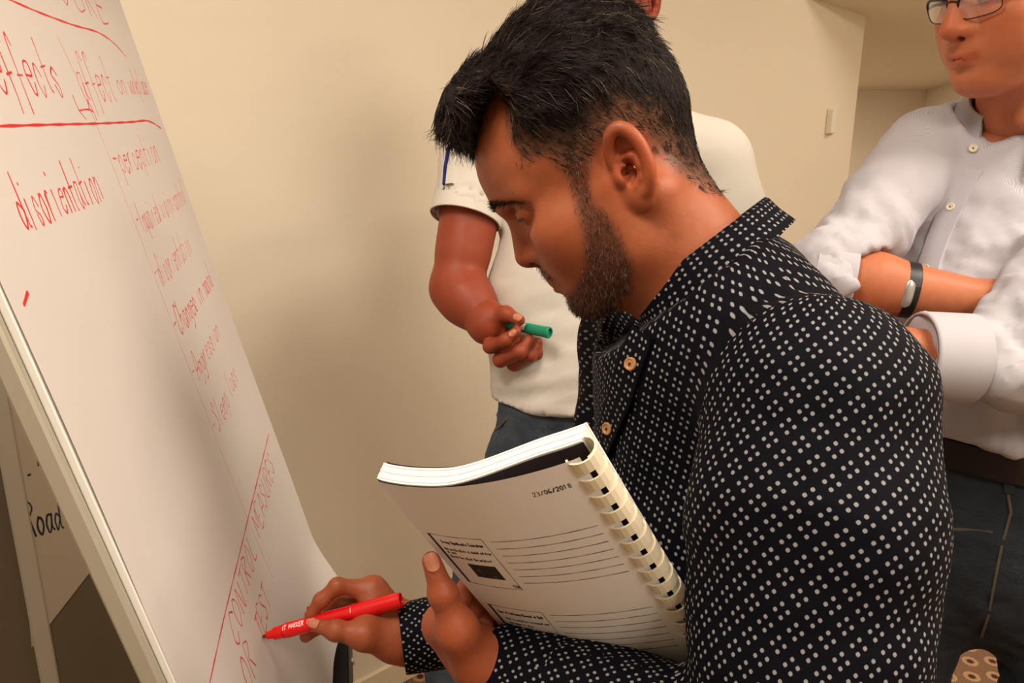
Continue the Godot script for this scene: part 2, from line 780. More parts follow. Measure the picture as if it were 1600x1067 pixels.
	# denim: dark twill with faded patches
	for j in [["jeans_blue", Color(0.16, 0.20, 0.25), Color(0.30, 0.34, 0.38)], ["jeans_dark", Color(0.075, 0.10, 0.135), Color(0.15, 0.185, 0.22)]]:
		var r := Gradient.new()
		r.set_color(0, j[1])
		r.set_color(1, j[2])
		var t := NoiseTexture2D.new()
		t.width = 256
		t.height = 256
		t.seamless = true
		t.noise = noise(0.02, 41, 5)
		t.color_ramp = r
		var m := mat(Color.WHITE, 0.85)
		m.albedo_texture = t
		mats[j[0]] = relief(m, weave, 6.0, 0.5)
	# carpet with rings
	var cp := Image.create(256, 256, false, Image.FORMAT_RGB8)
	var nz := noise(0.12, 77, 3)
	for y in 256:
		for x in 256:
			var c := Color(0.46, 0.34, 0.25)
			for o in [Vector2(64, 64), Vector2(192, 64), Vector2(0, 192), Vector2(128, 192), Vector2(256, 192)]:
				var d := Vector2(x - o.x, (y - o.y) * 1.0).length()
				var ring := soft(20.0, 24.0, d) * (1.0 - soft(40.0, 45.0, d))
				c = c.lerp(Color(0.66, 0.52, 0.38), ring)
				c = c.lerp(Color(0.24, 0.12, 0.09), 1.0 - soft(14.0, 18.0, d))
			cp.set_pixel(x, y, c * (1.0 + 0.35 * nz.get_noise_2d(x, y)))
	var carpet := mat(Color.WHITE, 0.95)
	carpet.albedo_texture = ImageTexture.create_from_image(cp)
	carpet.uv1_triplanar = true
	carpet.uv1_scale = Vector3.ONE * 8.0
	mats.carpet = carpet


# ---------------------------------------------------------------- room

const WALL_P := Vector3(-0.279, 0, -1.784)     # a point of the partition's foot
const WALL_D := Vector3(0.748, 0, -0.664)      # its run


func wall_at(s: float, y: float, off := 0.0) -> Vector3:
	return WALL_P + WALL_D * s + Vector3.UP * y + Vector3(0.664, 0, 0.748) * off


func on_wall(px: float, py: float, off := 0.0) -> Vector2:   # (run, height) where a line of sight meets the partition
	var d := at(px, py, 1.0) - EYE
	var n := Vector3(0.664, 0, 0.748)
	var p := EYE + d * ((WALL_P + n * off - EYE).dot(n) / d.dot(n))
	return Vector2((p - WALL_P).dot(WALL_D), p.y)


func room() -> void:
	struct("floor", box_mesh(Vector3(-3.2, -0.1, -6.0), Vector3(6.4, 0, 0), Vector3(0, 0.1, 0), Vector3(0, 0, 8.6)), mats.carpet)
	struct("ceiling", box_mesh(Vector3(-3.2, 2.5, -6.0), Vector3(6.4, 0, 0), Vector3(0, 0.1, 0), Vector3(0, 0, 8.6)), mats.ceiling)
	var s := tool()
	var f := 2.95
	quad(s, Vector3(-0.5, 1.9, -f), Vector3(-0.5, 1.724, -5.5), Vector3(3.0, 1.724, -5.5), Vector3(3.0, 1.9, -f))
	quad(s, Vector3(-0.5, 1.9, -f), Vector3(3.0, 1.9, -f), Vector3(3.0, 2.5, -f), Vector3(-0.5, 2.5, -f))
	quad(s, Vector3(-0.5, 2.5, -f), Vector3(3.0, 2.5, -f), Vector3(3.0, 2.5, -5.5), Vector3(-0.5, 2.5, -5.5))
	quad(s, Vector3(-0.5, 1.724, -5.5), Vector3(-0.5, 1.9, -f), Vector3(-0.5, 2.5, -f), Vector3(-0.5, 2.5, -5.5))
	quad(s, Vector3(3.0, 1.9, -f), Vector3(3.0, 1.724, -5.5), Vector3(3.0, 2.5, -5.5), Vector3(3.0, 2.5, -f))
	struct("ceiling_slope", s.commit(), mats.ceiling)
	struct("wall_partition", box_mesh(wall_at(-3.3, 0, -0.12), WALL_D * 5.555, Vector3(0, 2.5, 0), Vector3(0.664, 0, 0.748) * 0.12, 0.004), mats.wall)
	struct("wall_left", box_mesh(Vector3(-2.85, 0, -5.6), Vector3(0.1, 0, 0), Vector3(0, 2.5, 0), Vector3(0, 0, 8.1)), mats.wall)
	struct("wall_rear", box_mesh(Vector3(-2.75, 0, 2.4), Vector3(5.6, 0, 0), Vector3(0, 2.5, 0), Vector3(0, 0, 0.1)), mats.wall)
	struct("wall_right", box_mesh(Vector3(2.83, 0, -5.6), Vector3(0.1, 0, 0), Vector3(0, 2.5, 0), Vector3(0, 0, 8.1)), mats.wall)
	struct("wall_far", box_mesh(Vector3(-2.75, 0, -5.6), Vector3(5.58, 0, 0), Vector3(0, 2.5, 0), Vector3(0, 0, 0.1)), mats.wall)
	struct("baseboard_partition", box_mesh(wall_at(-3.2, 0, 0.0), WALL_D * 5.455, Vector3(0, 0.075, 0), Vector3(0.664, 0, 0.748) * 0.014, 0.003), mats.trim)
	# the small switch on the partition
	var p := on_wall(1296, 190)
	var o := base("wall_switch", wall_at(p.x, p.y), "small cream light switch high on the beige partition near its corner", "switch")
	part("back_plate", box_mesh(wall_at(p.x - 0.030, p.y - 0.048), WALL_D * 0.06, Vector3(0, 0.096, 0), Vector3(0.664, 0, 0.748) * 0.008, 0.003), mats.trim, o)
	part("rocker", box_mesh(wall_at(p.x - 0.028, p.y - 0.045, 0.006), WALL_D * 0.034, Vector3(0, 0.09, 0), Vector3(0.664, 0, 0.748) * 0.020, 0.003), mats.white_plastic, o)


func lamp(c: Vector3, size: Vector2, energy: float, label: String) -> void:
	var o := base("ceiling_lamp", c, label, "lamp")
	var glow := mat(Color(1, 0.95, 0.86), 0.6)
	glow.emission_enabled = true
	glow.emission = Color(1.0, 0.945, 0.875)
	glow.emission_energy_multiplier = 3.0
	var h := Vector3(size.x, 0, size.y) * 0.5
	part("frame", box_mesh(c + Vector3(-h.x - 0.02, 0.0, -h.z - 0.02), Vector3(size.x + 0.04, 0, 0), Vector3(0, 0.015, 0), Vector3(0, 0, size.y + 0.04), 0.004), mat(Color(0.85, 0.83, 0.8), 0.5), o)
	part("glowing_panel", box_mesh(c + Vector3(-h.x, -0.006, -h.z), Vector3(size.x, 0, 0), Vector3(0, 0.008, 0), Vector3(0, 0, size.y), 0.001), glow, o)
	var l := AreaLight3D.new()
	l.name = "panel_light"
	l.area_size = size
	l.light_color = Color(1.0, 0.945, 0.875)
	l.light_energy = energy
	l.area_range = 8.0
	l.area_attenuation = 2.0
	l.shadow_enabled = true
	l.rotation = Vector3(-PI / 2, 0, 0)
	l.position = Vector3(0, -0.012, 0)
	o.add_child(l, true)


# ---------------------------------------------------------------- handwriting: single-stroke letters on a grid (two digits = x, y; base line y 2, small letters to 5, tall to 8)

const GLYPHS := {
	"a": "45 25 14 13 22 32 44,45 43 52", "c": "44 35 25 14 13 22 32 43", "d": "44 25 14 13 22 33 44,48 43 52", "e": "14 44 45 25 14 13 22 32 43",
	"f": "47 38 27 22 20,14 44", "g": "44 25 14 13 22 33 45,45 41 20 10", "h": "18 12,14 25 35 44 42", "i": "25 22,27 27", "k": "18 12,45 13,24 42", "l": "28 23 32",
	"m": "15 12,14 25 34 32,34 45 54 52", "n": "15 12,14 25 35 44 42", "o": "25 14 13 22 32 43 44 35 25", "p": "15 10,14 25 35 44 43 32 13", "r": "15 12,13 25 35",
	"s": "44 35 25 14 33 32 22 13", "t": "28 23 32,15 45", "u": "15 13 22 32 44,45 42", "v": "15 22 45", "w": "15 22 34 42 55", "y": "15 23,45 20", "b": "18 12,13 22 32 44 35 25 14", "x": "15 42,45 12", "j": "35 31 20",
	"A": "12 38 52,24 44", "C": "57 38 27 14 13 22 32 43", "D": "12 18 38 46 44 32 12", "E": "48 18 12 42,15 35", "G": "47 38 28 16 13 22 42 44 34", "H": "18 12,48 42,15 45", "I": "28 22", "K": "18 12,48 15 42", "L": "18 12 42", "M": "12 18 34 58 52",
	"N": "12 18 42 48", "O": "28 16 14 22 32 44 46 38 28", "P": "12 18 38 47 36 15", "R": "12 18 38 47 36 15,25 42", "S": "47 38 28 17 26 44 33 22 13", "T": "18 58,38 32", "U": "18 13 22 32 43 48", "W": "18 22 36 42 58", "X": "18 42,48 12", "Y": "18 35 58,35 32",
	"0": "28 16 14 22 32 44 46 38 28", "1": "17 28 22", "2": "17 28 38 46 12 42", "3": "18 38 46 25 44 32 12", "6": "38 16 13 22 32 43 34 14", "8": "28 16 44 32 22 14 46 38 28",
	"/": "12 48", "-": "15 45", "?": "17 28 38 46 34,32 32", ",": "22 11", ".": "22 22",
}


func stamp(im: Image, x: float, y: float, r: float, col: Color, k: float) -> void:
	for j in range(maxi(0, int(y - r - 1)), mini(im.get_height() - 1, int(y + r + 1)) + 1):
		for i in range(maxi(0, int(x - r - 1)), mini(im.get_width() - 1, int(x + r + 1)) + 1):
			var a := clampf(r + 0.5 - Vector2(i + 0.5 - x, j + 0.5 - y).length(), 0.0, 1.0) * k
			if a > 0.0:
				var c := im.get_pixel(i, j)
				im.set_pixel(i, j, Color(minf(c.r, lerpf(c.r, col.r, a)), minf(c.g, lerpf(c.g, col.g, a)), minf(c.b, lerpf(c.b, col.b, a))))


func pen(im: Image, pts: PackedVector2Array, r: float, col: Color, k := 0.8, curved := true) -> void:
	# a pen line through the points; pressure wavers a little
	for i in pts.size() - 1:
		var a := pts[i]
		var b := pts[i + 1]
		var p := pts[maxi(i - 1, 0)]
		var q := pts[mini(i + 2, pts.size() - 1)]
		var steps := int(a.distance_to(b) / maxf(r * 0.6, 0.6)) + 1
		for s in steps:
			var t := float(s) / steps
			var c := a.cubic_interpolate(b, p, q, t) if curved else a.lerp(b, t)
			stamp(im, c.x, c.y, r * (1.0 + 0.22 * sin(c.x * 0.06 + c.y * 0.045)), col, k)


func scribe(im: Image, text: String, from: Vector2, along: Vector2, up: Vector2, width: float, r: float, col: Color, k := 0.8, waver := 0.05, shake := 5) -> void:
	# «along» one grid unit of the base line, «up» one grid unit upwards; the text is fitted into «width» pixels
	var g := RandomNumberGenerator.new()
	g.seed = shake
	var unit := width / (text.length() * 5.0)
	var pen_x := 0.0
	for ch in text:
		if GLYPHS.has(ch):
			for line in (GLYPHS[ch] as String).split(","):
				var pts := PackedVector2Array()
				for p in line.split(" "):
					var x := float(p[0].to_int()) - 0.8
					var y := float(p[1].to_int()) - 2.0
					x += y * 0.06 + g.randf_range(-waver, waver) * 4.0
					y += g.randf_range(-waver, waver) * 4.0
					pts.append(from + along.normalized() * (pen_x + x * unit) + up * y)
				pen(im, pts, r, col, k)
		pen_x += 5.0 * unit


# ---------------------------------------------------------------- flip chart

func chart(s: float, t: float, off := 0.0) -> Vector3:   # s along the sheet, t down it, off towards the reader
	return chart_o + chart_w * s + chart_v * t + chart_n * off


func sheet(u: float, v: float) -> Vector3:
	var s := lerpf(-0.236, 0.43, u)
	var t := lerpf(-0.75, 0.251, v)
	var d := 0.0008 + 0.0025 * sin(t * 9.0 + s * 5.0) * soft(-0.7, 0.0, t)
	d += 0.026 * soft(0.11, 0.26, t) * soft(0.25, 0.44, s)
	d += 0.005 * soft(-0.1, 0.2, t) * soft(0.1, 0.36, s)
	return chart(s, t, maxf(d, 0.0004))


func flip_chart() -> void:
	chart_w = (at(530, 211, 1.0) - EYE).normalized()
	var down := (at(1621, 4000, 1.0) - EYE).normalized()
	chart_v = down.slide(chart_w).normalized()
	chart_n = chart_v.cross(chart_w).normalized()
	if chart_n.x < 0.0:
		chart_n = -chart_n
	chart_o = at(410, 995, 0.85)
	var w := 1364
	var h := 2048
	var ppm := 2046.0
	var im := Image.create(w, h, false, Image.FORMAT_RGB8)
	im.fill(Color(0.875, 0.85, 0.835))
	var red := Color(0.86, 0.17, 0.17)
	var put := func(s: float, t: float) -> Vector2: return Vector2((s + 0.236) * ppm, (t + 0.75) * ppm)
	var rule := func(pts: Array, r: float, k: float) -> void:
		var l := PackedVector2Array()
		for p in pts:
			l.append(put.call(p[0], p[1]))
		pen(im, l, r, red, k)
	rule.call([[-0.236, -0.690], [-0.1, -0.668], [0.02, -0.663], [0.15, -0.664], [0.25, -0.668], [0.31, -0.662], [0.346, -0.650]], 1.9, 0.75)
	rule.call([[-0.236, -0.553], [-0.132, -0.557], [0.1, -0.562], [0.25, -0.566], [0.33, -0.569], [0.37, -0.566], [0.404, -0.560]], 2.2, 0.9)
	rule.call([[-0.236, -0.086], [-0.1, -0.090], [0.1, -0.0895], [0.26, -0.091], [0.384, -0.092]], 1.8, 0.9)
	rule.call([[0.088, -0.645], [0.104, -0.57], [0.108, -0.4], [0.108, -0.25], [0.112, -0.1], [0.118, 0.0]], 0.8, 0.5)
	rule.call([[-0.218, -0.438], [-0.205, -0.444]], 3.2, 0.9)
	rule.call([[0.066, -0.574], [0.098, -0.576], [0.110, -0.574]], 1.6, 0.9)
	rule.call([[0.064, -0.588], [0.066, -0.574], [0.078, -0.566]], 1.6, 0.9)
	rule.call([[0.112, -0.566], [0.112, -0.576], [0.106, -0.583], [0.101, -0.577]], 1.5, 0.9)
	# [text, s, t, end s, letter unit in metres, pen radius, strength]
	for l in [
		["EXPOSURE", -0.03, -0.686, 0.335, 0.0062, 1.5, 0.75], ["effects", -0.104, -0.582, 0.046, 0.0080, 1.8, 0.85], ["affect", 0.098, -0.586, 0.232, 0.0080, 1.4, 0.65], ["on", 0.250, -0.600, 0.290, 0.0045, 1.4, 0.5], ["workplace", 0.305, -0.602, 0.412, 0.0050, 1.4, 0.45],
		["disorientation", -0.165, -0.482, 0.040, 0.0068, 1.9, 0.85], ["-perception", 0.116, -0.508, 0.335, 0.0062, 1.3, 0.7], ["-Impaired vision control", 0.118, -0.444, 0.412, 0.0055, 1.2, 0.5], ["-disorientation", 0.112, -0.384, 0.330, 0.0060, 1.2, 0.5],
		["-Changes in mood", 0.112, -0.324, 0.385, 0.0058, 1.8, 0.8], ["-Aggression", 0.112, -0.267, 0.320, 0.0055, 1.4, 0.6], ["-Sleep loss", 0.114, -0.197, 0.330, 0.0058, 1.3, 0.55],
		["CONTROL MEASURES", -0.085, -0.052, 0.345, 0.0050, 1.5, 0.8], ["TEST", -0.008, 0.004, 0.074, 0.0050, 1.6, 0.85], ["OR", -0.100, -0.004, -0.046, 0.0060, 1.6, 0.85],
	]:
		var p: Vector2 = put.call(l[1], l[2])
		scribe(im, l[0], p, Vector2(1, 0.0 if l[0] == (l[0] as String).to_upper() else -0.04), Vector2(0, -float(l[4]) * ppm), (float(l[3]) - float(l[1])) * ppm, l[5], red, l[6], 0.06, (l[0] as String).length())
	var paper := mat(Color.WHITE, 0.75)
	paper.albedo_texture = ImageTexture.create_from_image(im)
	var o := base("flip_chart", Vector3(chart(0.1, 0.3).x, 0, chart(0.1, 0.3).z), "tall flip chart easel with a white sheet covered in red handwriting", "flip chart")
	part("top_sheet", grid(60, 90, sheet), paper, o, "white sheet with red handwriting")
	part("paper_pad", box_mesh(chart(-0.2365, 0.245, -0.006), chart_w * 0.664, -chart_v * 0.995, chart_n * 0.006, 0.001), mats.pages, o)
	part("board", box_mesh(chart(-0.242, 0.245, -0.015), chart_w * 0.667, -chart_v * 1.01, chart_n * 0.008), mats.white_plastic, o)
	for s in [[-0.2475, 0.010], [0.395, 0.022]]:
		part("side_rail", box_mesh(chart(s[0], 0.275, -0.019 if s[0] < 0.0 else -0.036), chart_w * s[1], -chart_v * 1.07, chart_n * (0.014 if s[0] < 0.0 else 0.015), 0.002), mats.frame, o)
	part("clamp_bar", box_mesh(chart(-0.25, -0.735, 0.001), chart_w * 0.69, -chart_v * 0.04, chart_n * 0.014, 0.003), mats.frame, o)
	var tray := tool()
	slab(tray, chart(-0.26, 0.288, -0.022), chart_w * 0.70, -chart_v * 0.006, chart_n * 0.046)
	slab(tray, chart(-0.26, 0.288, 0.020), chart_w * 0.70, -chart_v * 0.020, chart_n * 0.004)
	slab(tray, chart(-0.26, 0.300, -0.026), chart_w * 0.70, -chart_v * 0.055, chart_n * 0.006)
	part("pen_tray", tray.commit(), mats.black, o)
	var screw := lathe(chart(0.30, 0.285, 0.0235), chart(0.30, 0.285, 0.027), [Vector2(0, 0.006), Vector2(0.002, 0.006), Vector2(0.003, 0.004), Vector2(0.003, 0.0)], 12)
	part("screw", screw, mats.silver, o)
	# legs down to the carpet
	for s in [-0.256, 0.405]:
		var a := chart(s, 0.24, -0.030)
		var t := (a.y - 0.012) / -chart_v.y
		var b := a + chart_v * t
		part("leg", box_mesh(b - chart_w * 0.011 - chart_n * 0.011, chart_w * 0.022, a - b, chart_n * 0.022), mats.black, o)
	var top := chart(0.08, -0.74, -0.03)
	var foot := Vector3(top.x, 0, top.z) + Vector3(chart_n.x, 0, chart_n.z).normalized() * -0.42
	var d := (top - foot).normalized()
	part("rear_leg", box_mesh(foot + d * 0.012 - chart_w * 0.011, chart_w * 0.022, (top - foot) * 0.98, chart_w.cross(d) * 0.022), mats.black, o)


func wall_chart() -> void:
	# a board with paper on it standing against the partition behind the easel
	var im := Image.create(512, 512, false, Image.FORMAT_RGB8)
	im.fill(Color(0.66, 0.61, 0.53))
	var ink := Color(0.05, 0.05, 0.06)
	var a := on_wall(0, 1067, 0.05)
	var b := on_wall(260, 560, 0.05)
	var dx := 512.0 / (b.x - a.x)
	var dy := 512.0 / (b.y - a.y)
	var put := func(px: float, py: float) -> Vector2:
		var q := on_wall(px, py, 0.05)
		return Vector2((q.x - a.x) * dx, (b.y - q.y) * dy)
	for l in [["Road", 48, 840, 100, 826, 50], ["g", -8, 735, 14, 728, 45], ["oc", -12, 795, 14, 785, 36], ["cc", -14, 890, 18, 880, 34], ["1,", 58, 730, 80, 720, 40], ["-", 47, 760, 54, 756, 30], ["-", 46, 690, 56, 684, 30]]:
		var p: Vector2 = put.call(l[1], l[2])
		var q: Vector2 = put.call(l[3], l[4])
		scribe(im, l[0], p, q - p, Vector2(0, -dy * 0.0105 * float(l[5]) / 50.0), p.distance_to(q) * 1.05, 1.7, ink, 0.95, 0.04, 3)
	var paper := mat(Color.WHITE, 0.8)
	paper.albedo_texture = ImageTexture.create_from_image(im)
	var o := base("writing_board", wall_at((a.x + b.x) * 0.5, 0.0, 0.03), "pale writing board with black handwriting standing against the partition behind the easel", "board")
	var n := Vector3(0.664, 0, 0.748)
	part("panel", box_mesh(wall_at(a.x - 0.5, 0.02, 0.02), WALL_D * (b.x - a.x + 0.46), Vector3(0, 1.35, 0), n * 0.024), mat(Color(0.37, 0.32, 0.25), 0.6), o)
	var st := tool()
	var rect := func(pts: Array) -> void:
		var c := []
		for p in pts:
			c.append(wall_at(p.x, p.y, 0.0465))
		for i in range(1, c.size() - 1):
			var uv := func(k: int) -> Vector2: return Vector2((pts[k].x - a.x) * dx / 512.0, (b.y - pts[k].y) * dy / 512.0)
			for k in [0, i + 1, i]:
				st.set_normal(n)
				st.set_uv(uv.call(k))
				st.add_vertex(c[k])
	var s1 := on_wall(46, 800, 0.047).x
	var s0 := on_wall(14, 800, 0.047).x
	rect.call([on_wall(260, 740, 0.047), Vector2(on_wall(260, 740, 0.047).x, b.y), Vector2(s1, b.y), on_wall(50, 1012, 0.047)])
	part("paper_sheet", st.commit(), paper, o)
	st = tool()
	rect.call([Vector2(a.x - 0.4, a.y - 0.1), Vector2(s0, a.y - 0.1), Vector2(s0, b.y + 0.1), Vector2(a.x - 0.4, b.y + 0.1)])
	part("paper_sheet", st.commit(), paper, o)
	part("divider", box_mesh(wall_at(s0, 0.02, 0.044), WALL_D * (s1 - s0), Vector3(0, 1.35, 0), n * 0.007, 0.003), mats.frame, o)
	part("panel_foot", box_mesh(wall_at(a.x - 0.5, 0.0, 0.015), WALL_D * (b.x - a.x + 0.46), Vector3(0, 0.03, 0), n * 0.06), mats.frame, o)


# ---------------------------------------------------------------- booklet

func book(u: float, v: float, off := 0.0) -> Vector3:   # metres across, down, and out of the front
	return book_o + book_w * u + book_v * v + book_n * off


func front_curve(u: float) -> float:      # how far the front sheet bows out
	var x := u / 0.167
	return 0.0140 * pow(sin(PI * clampf(x, 0.0, 1.0)), 0.8)


func block_curve(u: float) -> float:
	var x := u / 0.167
	return front_curve(u) - 0.001 - 0.013 * soft(0.38, 0.86, x)


func booklet() -> void:
	book_o = at(587, 750, 0.55)
	var tr := at(906, 714, 0.461)
	book_w = (tr - book_o).normalized()
	var dn := view.basis * Vector3(0.148, -0.231, -0.150)
	book_v = dn.slide(book_w).normalized()
	book_n = book_v.cross(book_w).normalized()
	if book_n.dot(EYE - book_o) < 0.0:
		book_n = -book_n
	var wd := 0.167
	var ht := 0.262
	var im := Image.create(700, 1100, false, Image.FORMAT_RGB8)
	im.fill(Color(0.93, 0.92, 0.91))
	var ink := Color(0.16, 0.14, 0.14)
	var ppm := 700.0 / wd
	var pt := func(u: float, v: float) -> Vector2: return Vector2(u, v) * ppm
	scribe(im, "23/06/2018", pt.call(0.127, 0.0205), Vector2(1, 0), Vector2(0, -2.4), 112, 1.5, ink, 0.55, 0.0)
	for r in 3:
		var y := 0.057 + r * 0.092
		var x0 := 0.012
		var x1 := 0.064
		var hh := 0.062
		pen(im, [pt.call(x0, y), pt.call(x1, y), pt.call(x1, y + hh), pt.call(x0, y + hh), pt.call(x0, y)], 1.2, ink, 0.7, false)
		for j in int(hh * ppm):
			for i in 14:
				im.set_pixel(int(x0 * ppm) + i - 6, mini(int(y * ppm) + j, 1099), Color(0.13, 0.11, 0.12))
		if r == 0:
			scribe(im, "Group Syndicate Exercise", pt.call(0.020, y + 0.0095), Vector2(1, 0), Vector2(0, -2.2), 170, 2.0, ink, 0.9, 0.0)
			scribe(im, "What are the effects of alcohol and drugs", pt.call(0.017, y + 0.0185), Vector2(1, 0), Vector2(0, -1.9), 190, 1.3, ink, 0.8, 0.0)
			scribe(im, "at work", pt.call(0.017, y + 0.0225), Vector2(1, 0), Vector2(0, -1.8), 40, 1.2, ink, 0.7, 0.0)
			scribe(im, "How do they affect the workplace?", pt.call(0.017, y + 0.0280), Vector2(1, 0), Vector2(0, -1.9), 170, 1.3, ink, 0.8, 0.0)
			for j in int(0.017 * ppm):
				for i in int(0.027 * ppm):
					im.set_pixel(int(0.029 * ppm) + i, int((y + 0.0335) * ppm) + j, Color(0.10, 0.11, 0.09))
			for q in [[0.035, 0.040, 0.8], [0.036, 0.0415, 0.7], [0.043, 0.046, 0.35], [0.047, 0.0465, 0.75], [0.0475, 0.048, 0.7], [0.050, 0.038, 0.25]]:
				var c: Vector2 = pt.call(q[0], y + q[1])
				for j in 9:
					for i in 7:
						im.set_pixel(int(c.x) + i, int(c.y) + j, Color(0.5, 0.52, 0.5) * q[2])
		else:
			scribe(im, "Types of Continuous Movement at Work", pt.call(0.017, y + 0.0095), Vector2(1, 0), Vector2(0, -2.2), 185, 1.8, ink, 0.9, 0.0)
			for k in 5:
				scribe(im, ["What is workplace harassment and", "how does it show", "Who is responsible for reporting it", "and how can people help each other", "Where to find more support"][k], pt.call(0.020, y + 0.0185 + k * 0.0062), Vector2(1, 0), Vector2(0, -1.8), [175, 100, 180, 180, 150][k], 1.2, ink, 0.7, 0.0)
		scribe(im, "BECA", pt.call(0.0565, y + hh - 0.002), Vector2(1, 0), Vector2(0, -2.2), 30, 1.8, ink, 0.9, 0.0)
		for k in 7:
			pen(im, [pt.call(0.071, y + 0.003 + k * 0.0083), pt.call(0.153, y + 0.002 + k * 0.0083)], 1.2, ink, 0.55, false)
	var print_ := mat(Color.WHITE, 0.7)
	print_.albedo_texture = ImageTexture.create_from_image(im)
	var o := base("booklet", book(wd * 0.5, ht), "white comb-bound booklet of printed handout pages held against the dotted shirt", "booklet")
	part("front_page", grid(40, 12, func(u, v): return book(u * wd, v * ht, front_curve(u * wd) * (1.0 - 0.35 * v))), print_, o, "printed page with two boxed slides and ruled lines")
	# dark card right behind the front page, then the block of pages
	part("divider_card", grid(30, 4, func(u, v): return book(u * wd * 0.99, 0.001 + v * ht * 0.995, lerpf(block_curve(u * wd), front_curve(u * wd), 0.06) * (1.0 - 0.35 * v) - 0.0004)), mat(Color(0.10, 0.05, 0.06), 0.7), o, "dark plum divider card")
	for layer in 8:
		var st := tool()
		var z0 := -0.0008 - layer * 0.0017
		var grow := 0.0002 * float((layer * 5) % 3) + 0.0002 * layer
		var nn := 30
		for i in nn:
			var u0 := wd * 0.985 * i / nn + 0.0003 * (layer % 2) + grow * 0.3
			var u1 := wd * 0.985 * (i + 1) / nn + 0.0003 * (layer % 2) + grow * 0.3
			var c := []
			for q in [[u0, 0.0, 0.0], [u1, 0.0, 0.0], [u1, 0.0, -0.0017], [u0, 0.0, -0.0017], [u0, 1.0, 0.0], [u1, 1.0, 0.0], [u1, 1.0, -0.0017], [u0, 1.0, -0.0017]]:
				c.append(book(q[0], q[1] * ht * 0.99 + (0.0 if q[1] > 0.0 else -grow), block_curve(q[0]) * (1.0 - 0.35 * q[1]) + z0 + q[2]))
			quad(st, c[0], c[1], c[2], c[3])
			quad(st, c[4], c[5], c[1], c[0])
			quad(st, c[3], c[2], c[6], c[7])
			quad(st, c[7], c[6], c[5], c[4])
			if i == 0:
				quad(st, c[0], c[3], c[7], c[4])
			if i == nn - 1:
				quad(st, c[1], c[5], c[6], c[2])
		part("page_layer", st.commit(), mats.pages, o)
	part("back_cover", grid(30, 4, func(u, v): return book(u * (wd - 0.007), v * ht, block_curve(u * (wd - 0.007)) * (1.0 - 0.35 * v) - 0.0168)), mat(Color(0.16, 0.05, 0.08), 0.6), o, "dark red back cover")
	# comb: a spine strip with curled fingers
	var rr := 0.0100
	var axis_u := wd - 0.002
	var cz := -0.0065
	part("comb_spine", grid(12, 2, func(u, v): return book(axis_u + cos(lerpf(-1.9, 0.75, u)) * rr, v * ht, cz + sin(lerpf(-1.9, 0.75, u)) * rr)), mats.comb, o)
	var ring: ArrayMesh
	for k in 17:
		var v0 := 0.006 + k * 0.0155
		var path := PackedVector3Array()
		var rad := PackedFloat32Array()
		for j in 15:
			var t := lerpf(-1.9, 2.75, j / 14.0)
			path.append(book(axis_u + cos(t) * (rr + 0.0006), 0.0, cz + sin(t) * (rr + 0.0006)))
			rad.append(0.0042)
		if ring == null:
			ring = band(path, book(axis_u, 0, cz), book_v, 0.0046, 0.0007)
		var p := part("comb_ring", ring, mats.comb, o)
		p.position += book_v * v0


func band(path: PackedVector3Array, centre: Vector3, axis: Vector3, half: float, thick: float) -> ArrayMesh:
	# a flat curled finger: a strip of some thickness round an axis
	var st := tool()
	for i in path.size() - 1:
		var hw0 := half * (1.0 if i > 2 else 1.0) * (1.0 - 0.45 * soft(0.8, 1.0, float(i) / (path.size() - 1)))
		var hw1 := half * (1.0 - 0.45 * soft(0.8, 1.0, float(i + 1) / (path.size() - 1)))
		var r0 := (path[i] - centre).slide(axis).normalized() * thick
		var r1 := (path[i + 1] - centre).slide(axis).normalized() * thick
		var a := path[i]
		var b := path[i + 1]
		quad(st, a - axis * hw0 + r0, a + axis * hw0 + r0, b + axis * hw1 + r1, b - axis * hw1 + r1)
		quad(st, a + axis * hw0 - r0, a - axis * hw0 - r0, b - axis * hw1 - r1, b + axis * hw1 - r1)
		quad(st, a + axis * hw0 + r0, a + axis * hw0 - r0, b + axis * hw1 - r1, b + axis * hw1 + r1)
		quad(st, a - axis * hw0 - r0, a - axis * hw0 + r0, b - axis * hw1 + r1, b - axis * hw1 - r1)
	return st.commit()


# ---------------------------------------------------------------- markers

